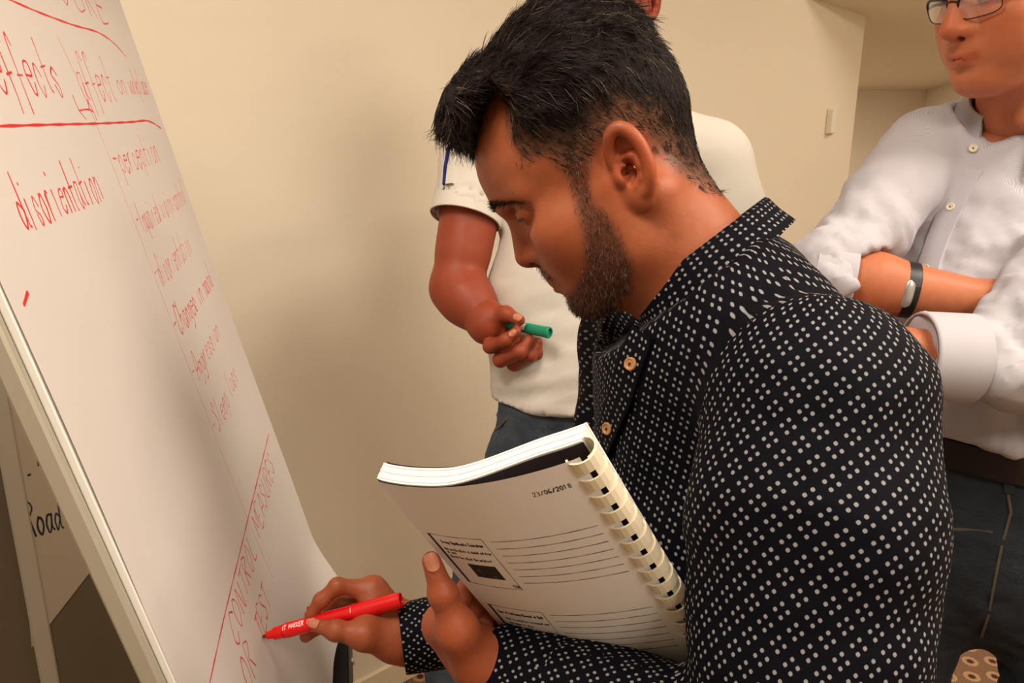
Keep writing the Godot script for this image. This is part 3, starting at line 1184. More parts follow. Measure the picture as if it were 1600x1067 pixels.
func markers() -> void:
	var tip := at(409.5, 995, 0.846)
	var end := at(627, 937, 0.835)
	var ln := tip.distance_to(end)
	var o := base("red_marker", tip.lerp(end, 0.5), "red felt marker in the bearded man's writing hand, its tip on the sheet", "marker")
	part("felt_tip", lathe(tip, end, [Vector2(0, 0.0), Vector2(0.0006, 0.0012), Vector2(0.006, 0.0030), Vector2(0.009, 0.0033)], 16), mats.red_tip, o)
	part("nose_cone", lathe(tip, end, [Vector2(0.006, 0.0), Vector2(0.006, 0.0040), Vector2(0.012, 0.0050), Vector2(0.0145, 0.0056), Vector2(0.0145, 0.0066), Vector2(0.026, 0.0074), Vector2(0.026, 0.0066), Vector2(0.028, 0.0066)], 28), mats.red, o)
	var im := Image.create(512, 160, false, Image.FORMAT_RGB8)
	im.fill(Color(0.86, 0.03, 0.06))
	var ink := Color(0.95, 0.85, 0.84)
	var lay := Image.create(512, 160, false, Image.FORMAT_RGB8)
	lay.fill(Color.WHITE)
	for y in [20, 74, 128]:
		scribe(lay, "PERMANENT MARKER INK", Vector2(30, y), Vector2(1, 0), Vector2(0, -2.4), 300, 1.8, Color.BLACK, 1.0, 0.0)
	for y in 160:
		for x in 512:
			im.set_pixel(x, y, Color(0.86, 0.03, 0.06).lerp(ink, 1.0 - lay.get_pixel(x, y).r))
	var printed := mat(Color.WHITE, 0.28)
	printed.albedo_texture = ImageTexture.create_from_image(im)
	printed.uv1_scale = Vector3(1.0 / 0.10, 1, 1)
	part("barrel", lathe(tip, end, [Vector2(0.0265, 0.0066), Vector2(0.0275, 0.0080), Vector2(0.030, 0.0084), Vector2(ln * 0.66, 0.0084)], 32), printed, o, "red barrel with small white lettering")
	var prof := [Vector2(ln * 0.66, 0.0084), Vector2(ln * 0.66, 0.0090), Vector2(ln - 0.002, 0.0086), Vector2(ln, 0.0078), Vector2(ln, 0.0062), Vector2(ln - 0.003, 0.0058), Vector2(ln - 0.003, 0.0)]
	var cap := part("cap", lathe(tip, end, prof, 32), mats.red, o)
	var ax := (end - tip).normalized()
	var st := tool()
	for k in 10:
		var r := ax.cross(Vector3(0.31, 0.83, 0.46)).normalized().rotated(ax, TAU * k / 10.0)
		var s := ax.cross(r)
		slab(st, tip + ax * ln * 0.78 + r * 0.0080 - s * 0.0007, ax * (ln * 0.2), s * 0.0014, r * 0.0011 if ax.cross(s).dot(r) > 0 else -r * 0.0011, 0.0003)
	part("grip_rib", st.commit(), mats.red, cap)
	var ga := at(786, 505, 1.205)
	var gb := at(859, 520, 1.155)
	var gl := ga.distance_to(gb)
	var g := base("green_marker", ga.lerp(gb, 0.5), "green capped marker held in the white T-shirt man's fist", "marker")
	part("barrel", lathe(ga, gb, [Vector2(0, 0), Vector2(0, 0.0070), Vector2(0.002, 0.0078), Vector2(gl * 0.55, 0.0078)], 24), mats.green, g)
	part("cap", lathe(ga, gb, [Vector2(gl * 0.55, 0.0078), Vector2(gl * 0.55, 0.0084), Vector2(gl * 0.93, 0.0084), Vector2(gl * 0.93, 0.0090), Vector2(gl - 0.001, 0.0090), Vector2(gl, 0.0082), Vector2(gl, 0.0066), Vector2(gl - 0.003, 0.0062), Vector2(gl - 0.003, 0.0)], 24), mats.green, g)
	var gx := (gb - ga).normalized()
	var toward := (EYE + Vector3(0, 0.5, 0) - ga).slide(gx).normalized()
	var gs := gx.cross(toward)
	part("paper_label", grid(4, 8, func(u, v): return ga + gx * lerpf(gl * 0.32, gl * 0.53, u) + toward.rotated(gx, lerpf(-0.5, 0.9, v)) * 0.00795), mats.white_plastic, g, "small white label")

# ---------------------------------------------------------------- heads (own axes: x to the person's left, y up, z forwards; millimetres inside mm())

func head_blob(o: Dictionary) -> Blob:
	var b := Blob.new()
	b.mirror = true
	b.ell(mm(0, 48, 14), mm(75, 86, 92), 0.02)
	b.ell(mm(0, 60, -14), mm(73, 82, 64), 0.02)
	b.ell(mm(0, 50, 55), mm(61, 55, 61), 0.015)          # forehead
	var skull := b.kind.size()
	b.set_meta("skull", skull)
	b.ell(mm(0, -15, 50), mm(59, 70, 52), 0.02)
	b.ell(mm(45, -15, 64), mm(21, 18, 24), 0.025)          # cheek bone
	b.ell(mm(36, -34, 64), mm(23, 30, 26), 0.03)
	b.ell(mm(0, -44, 72), mm(36, 32, 34), 0.02)
	b.cap(mm(50, -62, 22), mm(18, -84, 82), 0.015, 0.015, 0.03)   # jaw
	b.cap(mm(56, -10, 15), mm(50, -62, 22), 0.012, 0.014, 0.03)
	b.ell(mm(0, -85, 86), mm(21, 17, 17.5), 0.015)         # chin
	b.ell(mm(0, -68, 48), mm(42, 30, 45), 0.025)
	b.cap(mm(8, 31, 106), mm(46, 29, 79), 0.008, 0.0075, 0.016)   # brow ridge
	var nt: Vector3 = o.get("nose", mm(0, -20, 115.5))
	var nr: float = o.get("nose_r", 0.0115)
	b.ell(mm(39, 12.5, 105), mm(24, 12.5, 24), 0.010, -1)       # eye socket
	b.cap(mm(0, 18, 103.5), nt, 0.0072, nr, 0.012)
	b.ell(mm(13, -24, 102), mm(8.5, 8.5, 11) * (nr / 0.0115), 0.006)
	b.cap(nt + mm(0, -5, -3), mm(0, -31, 106), 0.0065, 0.005, 0.006)
	b.ell(mm(7.5, -31.0, 108), mm(4.6, 4.2, 8), 0.003, -1)
	b.ell(mm(32, 14, 86), mm(15.5, 13.0, 13.4), 0.004)        # lids over the eye
	b.cap(mm(22, 10.0, 98.5), mm(41, 9.0, 95.5), 0.0012, 0.0010, 0.002, -1)
	b.cap(mm(24, 22, 99.5), mm(41, 21, 95), 0.0008, 0.0008, 0.004, -1)
	# mouth
	var md: float = o.get("mouth_drop", 0.0)
	var mw: float = o.get("mouth_w", 1.0)
	var ml: float = 1.6 - 0.6 * mw
	var mk: float = 0.004 * mw * mw
	b.ell(mm(0, -50, 94.0 - (mw - 1.0) * 6.0), mm(25 * mw, 15, 16), 0.012)
	b.cap(mm(0, -53.5, 106.0 + (mw - 1.0) * 7.0), mm(22 * mw, -56.5 - md, 94.5 - (mw - 1.0) * 6.0), 0.0050 * ml, 0.0026, mk)
	b.cap(mm(0, -62.5, 105.0 + (mw - 1.0) * 7.0), mm(20 * mw, -60.5 - md, 95.0 - (mw - 1.0) * 6.0), 0.0064 * ml, 0.0034 * ml, mk)
	b.cap(mm(0, -58.0, 111.0 + (mw - 1.0) * 6.0), mm(26 * mw, -58.5 - md, 95.5 - (mw - 1.0) * 10.0), 0.0010, 0.0020, 0.002, -1)
	b.ell(mm(0, -74.5, 110), mm(20, 4.5, 7.5), 0.008, -1)
	if o.get("full", false):
		b.ell(mm(40, -50, 62), mm(22, 26, 26), 0.02)
		b.ell(mm(0, -92, 62), mm(36, 20, 34), 0.02)
	# ear
	var turn := Basis(Vector3(0, 1, 0), -0.34) * Basis(Vector3(1, 0, 0), -0.22)
	var ear := func(fw: float, up: float, out: float) -> Vector3: return mm(79, -1, -9) + turn * mm(out, up, fw)
	b.ell(ear.call(0.0, 0.0, -1.0), mm(5.0, 30, 15), 0.008, 1, turn)
	b.ell(ear.call(1.0, -26.0, 0.5), mm(5.0, 9.0, 8.5), 0.008, 1, turn)                       # lobe
	b.ell(ear.call(1.5, -5.0, 5.0), mm(11.0, 12.5, 8.5), 0.003, -1, turn)                      # bowl
	b.ell(ear.call(1.0, 16.0, 7.0), mm(8.5, 10.5, 11.0), 0.003, -1, turn)                       # hollow under the rim
	b.cap(ear.call(-8.5, 14.0, 6.0), ear.call(-11.5, -8.0, 6.0), 0.0042, 0.0036, 0.002, -1)
	var helix := []
	var hr := []
	for i in 31:
		var u := i / 30.0
		var an := lerpf(3.0, -1.25, u)     # from the front root over the top and down the back
		helix.append(ear.call(-cos(an) * 15.5 + 0.0, sin(an) * (31.0 if sin(an) > 0.0 else 26.0), lerpf(0.5, 5.6, soft(0.0, 0.25, u)) - 3.0 * soft(0.8, 1.0, u)))
		hr.append(lerpf(0.0032, 0.0044, soft(0.0, 0.35, u)))
	b.chain(helix, hr, 0.0035)
	b.chain([ear.call(3.0, 8.0, 1.0), ear.call(-4.0, 7.0, 3.0), ear.call(-8.0, -2.0, 3.2), ear.call(-6.5, -12.0, 3.0), ear.call(0.0, -17.5, 2.5)], [0.0020, 0.0030, 0.0034, 0.0034, 0.0036], 0.003)
	b.cap(ear.call(12.0, 2.0, 1.0), ear.call(2.0, 0.0, -0.5), 0.0022, 0.0016, 0.003)             # root of the rim
	b.ell(ear.call(12.0, -7.0, 2.5), mm(4.5, 7.0, 4.2), 0.005, 1, turn)                        # tragus
	b.cap(ear.call(8.0, -5.0, 1.0), ear.call(6.0, -5.0, -9.0), 0.0030, 0.0024, 0.002, -1)       # ear canal
	# neck
	b.mirror = false
	var n0: Vector3 = o.get("neck_from", mm(0, -36, 0))
	var n1: Vector3 = o.get("neck_to", mm(0, -180, -20))
	var nw: float = o.get("neck_r", 0.060)
	b.set_meta("neck", b.kind.size())
	b.cap(n0, n1, nw * 0.95, nw, 0.03)
	if not o.has("neck_plain"):
		b.mirror = true
		b.cap(mm(54, -34, -20), mm(22, -150, 35), 0.008, 0.010, 0.03)
		b.mirror = false
		b.ell(n0.lerp(n1, 0.45) + mm(0, 0, 52), mm(11, 14, 10), 0.02)
	return b


func skin_paint(p: Vector3, o: Dictionary) -> Color:
	var tone: Color = o.tone
	var c := tone
	var m := Vector3(absf(p.x), p.y, p.z) * 1000.0
	var ruddy := tone * Color(1.06, 0.78, 0.70)
	var warm := 0.0
	warm = maxf(warm, 0.75 * exp(-m.distance_squared_to(Vector3(0, -22, 120)) / 500.0))
	warm = maxf(warm, 0.5 * exp(-m.distance_squared_to(Vector3(46, -14, 90)) / 700.0))
	warm = maxf(warm, 0.9 * exp(-m.distance_squared_to(Vector3(88, 0, -12)) / 900.0))
	c = c.lerp(ruddy, warm)
	# lips
	var lip := exp(-pow((m.y + 58.5 + float(o.get("mouth_drop", 0.0)) * m.x / 24.0) / 7.0, 4.0)) * (1.0 - soft(17.0, 23.0, m.x / float(o.get("mouth_w", 1.0)))) * soft(84.0, 90.0, m.z)
	lip *= 1.0 - soft(3.0, 5.5, absf(m.y + 58.5 + float(o.get("mouth_drop", 0.0)) * m.x / 24.0) - 3.0 * (1.0 - m.x / 24.0 / float(o.get("mouth_w", 1.0))))
	c = c.lerp(tone * Color(0.78, 0.42, 0.40), lip * float(o.get("lip", 0.9)))
	if o.has("grain"):
		c *= 1.0 + 0.10 * (o.grain as FastNoiseLite).get_noise_3dv(p)
	if o.has("shave"):
		var k: float = (o.shave as Callable).call(p)
		c = c.lerp(o.get("hair_tint", rgbl(58, 46, 40)), k)
	if m.z > 60.0 and o.has("brow"):
		var bx := (m.x - 8.0) / 46.0
		var by := m.y - (33.0 + 16.0 * bx - 28.0 * bx * bx)
		var e := soft(-0.05, 0.08, bx) * (1.0 - soft(0.85, 1.05, bx)) * (1.0 - soft(0.6, 1.15, absf(by) / lerpf(5.0, 2.2, bx)))
		c = c.lerp(rgbl(40, 30, 26), e * float(o.brow))
	c.a = 1.0
	return c


func add_face_parts(body: Node3D, t: Transform3D) -> void:
	# eyes between the lids, lashes and brows
	for s in [-1.0, 1.0]:
		var e := t * mm(32.0 * s, 13, 85.0)
		var f := (t.basis * Vector3(0.05 * s, -0.30, 1)).normalized()
		var eye := part("eye", lathe(e - f * 0.0122, e + f * 0.0122, arc_profile(0.0122, 0.0), 20), mats.eye, body)
		part("iris", lathe(e - f * 0.0122, e + f * 0.0124, [Vector2(0.0224, 0.0058), Vector2(0.0237, 0.0040), Vector2(0.02462, 0.0)], 18), mats.iris, eye)
		var path := PackedVector3Array()
		var rad := PackedFloat32Array()
		for k in 9:
			var u := k / 8.0
			path.append(t * mm(lerpf(21.0, 44.5, u) * s, 11.0 + 1.2 * sin(PI * u) - 1.5 * u, 100.6 - 1.0 * absf(u - 0.35) - 6.0 * u * u))
			rad.append(0.0014 * sin(PI * clampf(u, 0.10, 0.95)) + 0.0004)
		part("eyelashes", tube(path, rad, 6), mats.brow, body)


func arc_profile(r: float, from: float, n := 12) -> Array:
	var out := []
	for i in n + 1:
		var a := PI * (1.0 - float(i) / n)
		out.append(Vector2(r + cos(a) * r + from, sin(a) * r))
	return out


# ---------------------------------------------------------------- hands: joints in the place, knuckle to tip

func finger(b: Blob, pts: Array, r: float) -> void:
	var n := pts.size()
	var radii := []
	for i in n:
		radii.append(r * [1.08, 1.0, 0.92, 0.80][i + 4 - n if n < 4 else mini(i, 3)])
	b.chain(pts, radii, 0.003)
	for i in range(1, n - 1):   # a slightly thicker joint
		b.ell(pts[i], Vector3.ONE * float(radii[i]) * 1.07, 0.004)


func nail(parent: Node3D, tip: Vector3, back: Vector3, out: Vector3, w: float, r := 0.0082) -> void:
	var d := (tip - back).normalized()
	var o := out.slide(d).normalized()
	var s := d.cross(o)
	var c := tip - d * 0.001
	part("fingernail", grid(8, 8, func(u, v):
		var x: float = (u * 2.0 - 1.0)
		var y: float = (v * 2.0 - 1.0)
		var k := maxf(absf(x), absf(y))
		var l := sqrt(x * x + y * y)
		if l > 0.0:
			x *= lerpf(1.0, k / l, 0.7)
			y *= lerpf(1.0, k / l, 0.7)
		return c + s * (sin(x * 0.9) * w * 1.12) + d * (y * w * 1.15 - w * 0.1) + o * (r + 0.0005 - (1.0 - cos(x * 0.9)) * w * 1.0 - 0.0010 * y * absf(y))), mats.nail, parent)


func bone_mesh(b: Blob, h: float, lo: Vector3, hi: Vector3, paint: Callable) -> Array:
	return painted(b.mesh(lo, hi, h), paint)


func bounds(pts: Array, r: float) -> Array:
	var lo: Vector3 = pts[0]
	var hi: Vector3 = pts[0]
	for p in pts:
		lo = lo.min(p)
		hi = hi.max(p)
	return [lo - Vector3.ONE * r, hi + Vector3.ONE * r]


# ---------------------------------------------------------------- people

func commit(m: Array) -> ArrayMesh:
	return surf(m[0], m[1], PackedVector2Array(), m[2], m[3] if m.size() > 3 else PackedColorArray())


func march(b: Blob, from: Vector3, dir: Vector3, start := 0.3) -> Vector3:
	var t := start
	var l := b.all()
	for i in 160:
		var d := b.eval(from + dir * t, l)
		if d < 0.0004:
			return from + dir * t
		t += d * 0.6
		if t > 3.0:
			break
	return Vector3.INF


func facing(b: Blob, p: Vector3) -> Vector3:
	var l := b.all()
	var e := 0.004
	return Vector3(b.eval(p + Vector3(e, 0, 0), l) - b.eval(p - Vector3(e, 0, 0), l), b.eval(p + Vector3(0, e, 0), l) - b.eval(p - Vector3(0, e, 0), l), b.eval(p + Vector3(0, 0, e), l) - b.eval(p - Vector3(0, 0, e), l)).normalized()


func sew_button(o: Node3D, p: Vector3, n: Vector3, r: float, m: Material) -> void:
	var b := part("button", lathe(p - n * 0.001, p + n, [Vector2(0, r), Vector2(0.0016, r), Vector2(0.0026, r * 0.93), Vector2(0.0026, r * 0.72), Vector2(0.0020, r * 0.6), Vector2(0.0020, 0.0)], 20), m, o)
	var side := n.cross(Vector3.UP).normalized()
	var st := tool()
	for k in [Vector2(1, 1), Vector2(-1, 1)]:
		var d: Vector3 = (side * k.x + n.cross(side) * k.y).normalized()
		var c := p + n * 0.0012
		slab(st, c - d * r * 0.28 - n.cross(d) * 0.0003, d * r * 0.56, n.cross(d) * 0.0006, n * 0.0006, 0.0001)
	part("thread", st.commit(), mats.brow, b)


func leaf_collar(c: Vector3, up: Vector3, back: Vector3, r_side: float, r_fb: float, drop_back: float, drop_front: float, gap: float, spread: float, lift := 0.0, flare := 1.0) -> ArrayMesh:
	# a folded shirt collar: a stand inside, the fold on top, the leaf outside; open at the front by «gap» radians each way
	var b := back.slide(up).normalized()
	var s := up.cross(b)
	var prof := [Vector3(-0.004, -0.034, 0), Vector3(-0.0025, -0.004, 0), Vector3(0, 0, 0), Vector3(0.0022, -0.003, 0), Vector3(0.008, 0, 0.5), Vector3(0.017, 0, 1.0), Vector3(0.0154, 0.0004, 1.0), Vector3(0.0062, 0.0004, 0.5), Vector3(0.0004, -0.005, 0)]
	var nu := 64
	var v := PackedVector3Array()
	var uv := PackedVector2Array()
	var idx := PackedInt32Array()
	for i in nu + 1:
		var x := float(i) / nu * 2.0 - 1.0
		var a := x * (PI - gap)
		var front := soft(0.45, 1.0, absf(x))
		var drop := lerpf(drop_back, drop_front, pow(front, 1.6))
		for j in prof.size():
			var p: Vector3 = prof[j]
			var out := p.x * (1.0 + spread * front * p.z) * (lerpf(0.5, flare, soft(0.15, 0.5, absf(x))) if p.z > 0.0 else 1.0)
			var h := p.y - drop * p.z
			# the leaf's front edge slants forwards to its point
			var aa := a + signf(x) * 0.22 * p.z * soft(0.85, 1.0, absf(x)) * (1.0 if spread < 2.0 else -0.4)
			var r := Vector2(cos(aa) * r_fb, sin(aa) * r_side)
			var dir := (b * r.x + s * r.y)
			v.append(c + dir + dir.normalized() * out + up * (h - lift * front * front))
			uv.append(Vector2(aa * (r_side + r_fb) * 0.5, p.z * drop + (0.02 if j < 3 else 0.0)))
	var m := prof.size()
	for i in nu:
		for j in m:
			var k := i * m + j
			var k2 := i * m + (j + 1) % m
			idx.append_array([k, k + m, k2, k2, k + m, k2 + m])
	return surf(v, smooth(v, idx), uv, idx)


func cuff_band(a: Vector3, b: Vector3, ra: float, rb: float, up: Vector3, ratio: float, thick := 0.0025) -> ArrayMesh:
	# a sleeve end: outside wall, rim and inside wall, flattened across «up»
	var ax := (b - a).normalized()
	var u := up.slide(ax).normalized()
	var s := ax.cross(u)
	var prof := [Vector2(0, ra), Vector2(0.25, lerpf(ra, rb, 0.25)), Vector2(0.5, lerpf(ra, rb, 0.5)), Vector2(0.95, rb), Vector2(1.0, rb - thick * 0.3), Vector2(1.0, rb - thick), Vector2(0.2, ra - thick * 1.5)]
	var v := PackedVector3Array()
	var uv := PackedVector2Array()
	var idx := PackedInt32Array()
	var n := 40
	for i in n + 1:
		var t := TAU * i / n
		for p in prof:
			v.append(a.lerp(b, p.x) + (u * cos(t) * ratio + s * sin(t)) * p.y)
			uv.append(Vector2(t * ra, p.x * a.distance_to(b)).rotated(0.785))
	var m := prof.size()
	for i in n:
		for j in m - 1:
			var k := i * m + j
			idx.append_array([k, k + m, k + 1, k + 1, k + m, k + m + 1])
	return surf(v, smooth(v, idx), uv, idx)


func trousers(pel: Vector3, lat: Vector3, top: float, legs: Array, waist: float) -> Array:
	# pel: middle of the hips, lat: to the person's left; legs: [hip offset, knee, ankle] each; returns a mesh and its field
	var b := Blob.new()
	var fwd := lat.cross(Vector3.UP).normalized()
	b.flat(pel + Vector3.UP * 0.10, pel - Vector3.UP * 0.04, waist, waist * 1.05, fwd, 0.70, 0.03)
	var pts := [pel + Vector3.UP * 0.2]
	for l in legs:
		b.cap(l[0], l[1], 0.092, 0.070, 0.035)
		b.cap(l[1], l[2], 0.068, 0.054, 0.02)
		pts.append_array([l[0], l[1], l[2]])
	b.cut(Vector3.UP, Vector3(pel.x, top, pel.z))
	b.cut(Vector3.DOWN, Vector3(0, 0.035, 0))
	var bb := bounds(pts, 0.2)
	return [b, b.mesh(bb[0], bb[1], 0.012)]


func shoe(a: Vector3, fwd: Vector3) -> Array:
	var b := Blob.new()
	var f := Vector3(fwd.x, 0, fwd.z).normalized()
	var g := Vector3(a.x, 0.0, a.z)
	b.flat(g + Vector3.UP * 0.045 - f * 0.03, g + Vector3.UP * 0.035 + f * 0.15, 0.042, 0.046, Vector3.UP, 0.85, 0.02)
	b.cap(g + Vector3.UP * 0.05, g + Vector3.UP * 0.10, 0.046, 0.042, 0.03)
	b.flat(g + Vector3.UP * 0.012 - f * 0.035, g + Vector3.UP * 0.012 + f * 0.155, 0.046, 0.050, Vector3.UP, 0.3, 0.004)
	b.cut(Vector3.DOWN, Vector3(0, 0.0, 0), 0.002)
	b.cut(Vector3.UP, Vector3(0, 0.115, 0), 0.004)
	return b.mesh(g - Vector3(0.24, 0.02, 0.24), g + Vector3(0.24, 0.16, 0.24), 0.008)


func legs_and_shoes(o: Node3D, pel: Vector3, lat: Vector3, top: float, legs: Array, waist: float, cloth: Material, fwd: Vector3) -> Blob:
	var tr := trousers(pel, lat, top, legs, waist)
	var folds := noise(7.0, 61, 2)
	var m: Array = rumple(tr[1], func(p, _n): return 0.0060 * folds.get_noise_3d(p.x * 1.2, p.y * 5.0, p.z * 1.2))
	var g := [[pel, Vector3.DOWN, fwd, 0.12, 0.0]]
	part("jeans", cloth_mesh(m, g, func(_p): return 0), cloth, o)
	for l in legs:
		part("shoe", commit(shoe(l[2], fwd)), mats.shoe, o)
	return tr[0]


func nearest(segs: Array) -> Callable:   # which limb a point of cloth belongs to: segs [a, b, radius]
	return func(p: Vector3) -> int:
		var best := 0
		var d := 1e9
		for i in segs.size():
			var a: Vector3 = segs[i][0]
			var ab: Vector3 = segs[i][1] - a
			var h := clampf((p - a).dot(ab) / ab.length_squared(), 0, 1)
			var e := (p - a - ab * h).length() - float(segs[i][2])
			if e < d:
				d = e
				best = i
		return best


func comb_hair(m: Array, t: Transform3D, count: int, flow: Callable, length: Callable, tint: Callable, width: float) -> ArrayMesh:
	# strands rooted on a hair mesh (in the head's own axes), lying along «flow»
	var v: PackedVector3Array = m[0]
	var n: PackedVector3Array = m[1]
	var roots := []
	for k in count:
		var i := rng.randi() % v.size()
		var len_: float = length.call(v[i])
		if len_ <= 0.0:
			continue
		var d: Vector3 = (flow.call(v[i]) as Vector3) + Vector3(rng.randf_range(-1, 1), rng.randf_range(-1, 1), rng.randf_range(-1, 1)) * 0.28
		d = d.slide(n[i])
		if d.length() < 0.05:
			continue
		d = d.normalized()
		var bend := d.cross(n[i]) * rng.randf_range(-0.25, 0.25)
		var pts := PackedVector3Array()
		var jit := Vector3(rng.randf_range(-1, 1), rng.randf_range(-1, 1), rng.randf_range(-1, 1)) * 0.0014
		var lift := rng.randf_range(0.0, 0.13)
		for j in 5:
			var s := len_ * j / 4.0
			pts.append(t * (v[i] + jit - n[i] * 0.0008 + (d + bend * (j / 4.0)) * s + n[i] * (lift * s - s * s / 0.16)))
		roots.append([pts, tint.call(v[i])])
	return hair_strands(roots, width)


func short_hair(t: Transform3D, head: Blob, thick: Callable, h: float, outline := PackedVector2Array()) -> Array:
	var hb := HairBlob.new()
	hb.skull = head
	hb.skull_list = PackedInt32Array([0, 1, 2, 3, 4, head.get_meta("neck")])
	hb.thick = thick
	hb.outline = outline
	return hb.mesh(mm(-125, -75, -130), mm(125, 185, 150), h)


# ---------------------------------------------------------------- the bearded man who writes

func writer() -> void:
	var ear := at(970, 265, 0.70)
	var ray := (ear - EYE).normalized()
	var rx := view.basis.x.slide(ray).normalized()
	var ry := -ray.cross(rx) if (-ray.cross(rx)).dot(Vector3.UP) > 0 else ray.cross(rx)
	var fw := -rx * 0.8387 - ry * 0.5446
	var up := -rx * 0.5446 + ry * 0.8387
	var t := Transform3D(Basis(up.cross(fw), up, fw), ear)
	var lp := func(px: float, py: float) -> Vector2:   # a point of the profile in the head's own axes (forwards, up)
		var d := Vector2(px - 970.0, py - 265.0) * (0.70 / FOCAL)
		return Vector2(-0.8387 * d.x + 0.5446 * d.y, -0.5446 * d.x - 0.8387 * d.y)
	var poly := func(a: Array) -> PackedVector2Array:
		var r := PackedVector2Array()
		for p in a:
			r.append(lp.call(p[0], p[1]))
		return r
	var hair_edge: PackedVector2Array = poly.call([[640, -100], [640, 200], [684, 212], [712, 226], [737, 243], [744, 205], [753, 174], [779, 153], [806, 172], [816, 214], [832, 242], [862, 240], [886, 250], [897, 262], [914, 262], [926, 236], [945, 206], [966, 192], [1003, 204], [1030, 238], [1052, 262], [1085, 280], [1122, 296], [1180, 300], [1220, -100]])
	var beard_edge: PackedVector2Array = poly.call([[890, 252], [922, 250], [932, 307], [963, 338], [986, 383], [993, 410], [990, 443], [974, 464], [962, 500], [884, 510], [884, 464], [893, 466], [890, 456], [903, 447], [912, 428], [921, 404], [921, 367], [907, 317]])
	var tache_edge: PackedVector2Array = poly.call([[833, 408], [842, 412], [872, 429], [906, 438], [904, 445], [882, 441], [862, 435], [846, 429]])
	var hair_line: PackedVector2Array = poly.call([[705, 224], [699, 210], [704, 174], [717, 142], [740, 108], [772, 86], [801, 56], [838, 22], [874, 11], [922, 13], [966, 24], [997, 47], [1023, 79], [1051, 120], [1077, 171], [1089, 220], [1103, 262], [1117, 294], [1100, 330], [700, 330]])
	var nb := at(1112, 460, 0.70)
	var ni := t.affine_inverse() * nb
	var grain := noise(90.0, 4, 3)
	var pepper := noise(420.0, 9, 2)
	var paint := {
		"tone": rgbl(160, 88, 55), "grain": grain, "brow": 0.75, "hair_tint": rgbl(56, 44, 38),
		"shave": func(p: Vector3) -> float:
			var q := Vector2(p.z, p.y)
			var k := soft(-0.005, 0.006, inside(beard_edge, q))
			if p.z > 0.07:
				k = maxf(k, soft(-0.003, 0.002, inside(tache_edge, q)) * (1.0 - soft(0.026, 0.032, absf(p.x))))
			k *= 0.62 + 0.3 * pepper.get_noise_3dv(p)
			return maxf(k, 0.85 * soft(-0.012, 0.006, inside(hair_edge, q) + 0.004 * pepper.get_noise_3dv(p * 0.5)))}
	var head := head_blob({"neck_from": mm(0, -40, 0), "neck_to": ni + (ni - mm(0, -40, 0)).normalized() * 0.05, "neck_r": 0.064, "mouth_drop": 7.0})
	var hm := head.mesh(mm(-105, -215, -115), mm(105, 155, 140), 0.0026)
	var head_mesh := painted(hm, func(p): return skin_paint(p, paint))
	head_mesh = [(t * (head_mesh[0] as PackedVector3Array)), Transform3D(t.basis, Vector3.ZERO) * (head_mesh[1] as PackedVector3Array), head_mesh[2], head_mesh[3]]

	# joints
	var sl := at(1276, 632, 0.535)
	var sr := at(1010, 530, 0.865)
	var el := at(1245, 1240, 0.49)
	var er := at(960, 930, 0.90)
	var wl := at(800, 1062, 0.622)
	var wr := at(640, 998, 0.858)
	var pel := at(1170, 1150, 0.80)
	var lat := (sl - sr).normalized()
	var spine := (pel - nb).normalized()
	var fb := lat.cross(spine).normalized()
	var tone := rgbl(154, 80, 51)

	# left hand round the booklet's edge: thumb in front, fingers behind
	var lh := Blob.new()
	var lw := wl.lerp(at(778, 1050, 0.615), 0.5)
	var l_mcp := [at(692, 975, 0.632), at(703, 992, 0.645), at(716, 1012, 0.652), at(734, 1034, 0.655)]
	lh.flat(wl.lerp(el, 0.2), lw, 0.030, 0.028, view.basis.z, 0.75, 0.01)
	for k in 4:
		lh.cap(lw, l_mcp[k], 0.020, 0.0135, 0.02)
		var tip: Vector3 = book([0.058, 0.066, 0.062, 0.05][k], 0.135 + 0.021 * k, -0.030)
		var pip: Vector3 = book(0.014 + 0.002 * k, 0.130 + 0.022 * k, -0.036)
		finger(lh, [l_mcp[k], pip, pip.lerp(tip, 0.55), tip], 0.0085)
	var th := [at(742, 1030, 0.602), at(715, 985, 0.585), at(692, 928, 0.578), at(674, 876, 0.576)]
	lh.cap(lw, th[0], 0.021, 0.017, 0.015)
	lh.cap(th[0], th[1], 0.0165, 0.0128, 0.012)
	lh.cap(th[1], th[2], 0.0118, 0.0102, 0.008)
	lh.cap(th[2], th[3], 0.0098, 0.0072, 0.006)
	lh.ell(th[2], Vector3.ONE * 0.0106, 0.004)
	lh.cap(th[1], l_mcp[0], 0.010, 0.011, 0.02)
	var lb := bounds([wl.lerp(el, 0.2), lw] + l_mcp + th + [book(0.066, 0.135, -0.03), book(0.05, 0.2, -0.03)], 0.03)
	var crease := noise(60.0, 14, 3)
	var skin := func(p: Vector3) -> Color:
		var c := tone * (1.0 + 0.10 * grain.get_noise_3dv(p)) * (1.0 + 0.08 * crease.get_noise_3dv(p * 0.5))
		c.a = 1.0
		return c
	var lhm := painted(rumple(lh.mesh(lb[0], lb[1], 0.0026), func(p, _n): return 0.0003 * crease.get_noise_3d(p.x * 3, p.y * 6, p.z * 3)), skin)

	# right hand holding the red marker
	var rh := Blob.new()
	var rw := at(640, 992, 0.862)
	var r_mcp := [at(583, 921, 0.862), at(590, 938, 0.882), at(594, 958, 0.897), at(600, 980, 0.905)]
	rh.flat(wr.lerp(er, 0.25), rw, 0.031, 0.029, view.basis.z, 0.8, 0.01)
	for k in 4:
		rh.cap(rw, r_mcp[k], 0.022, 0.0125, 0.018)
	finger(rh, [r_mcp[0], at(527, 916, 0.848), at(502, 938, 0.845), at(486, 960, 0.8445)], 0.0088)
	finger(rh, [r_mcp[1], at(530, 944, 0.872), at(497, 978, 0.862), at(478, 994, 0.855)], 0.0088)
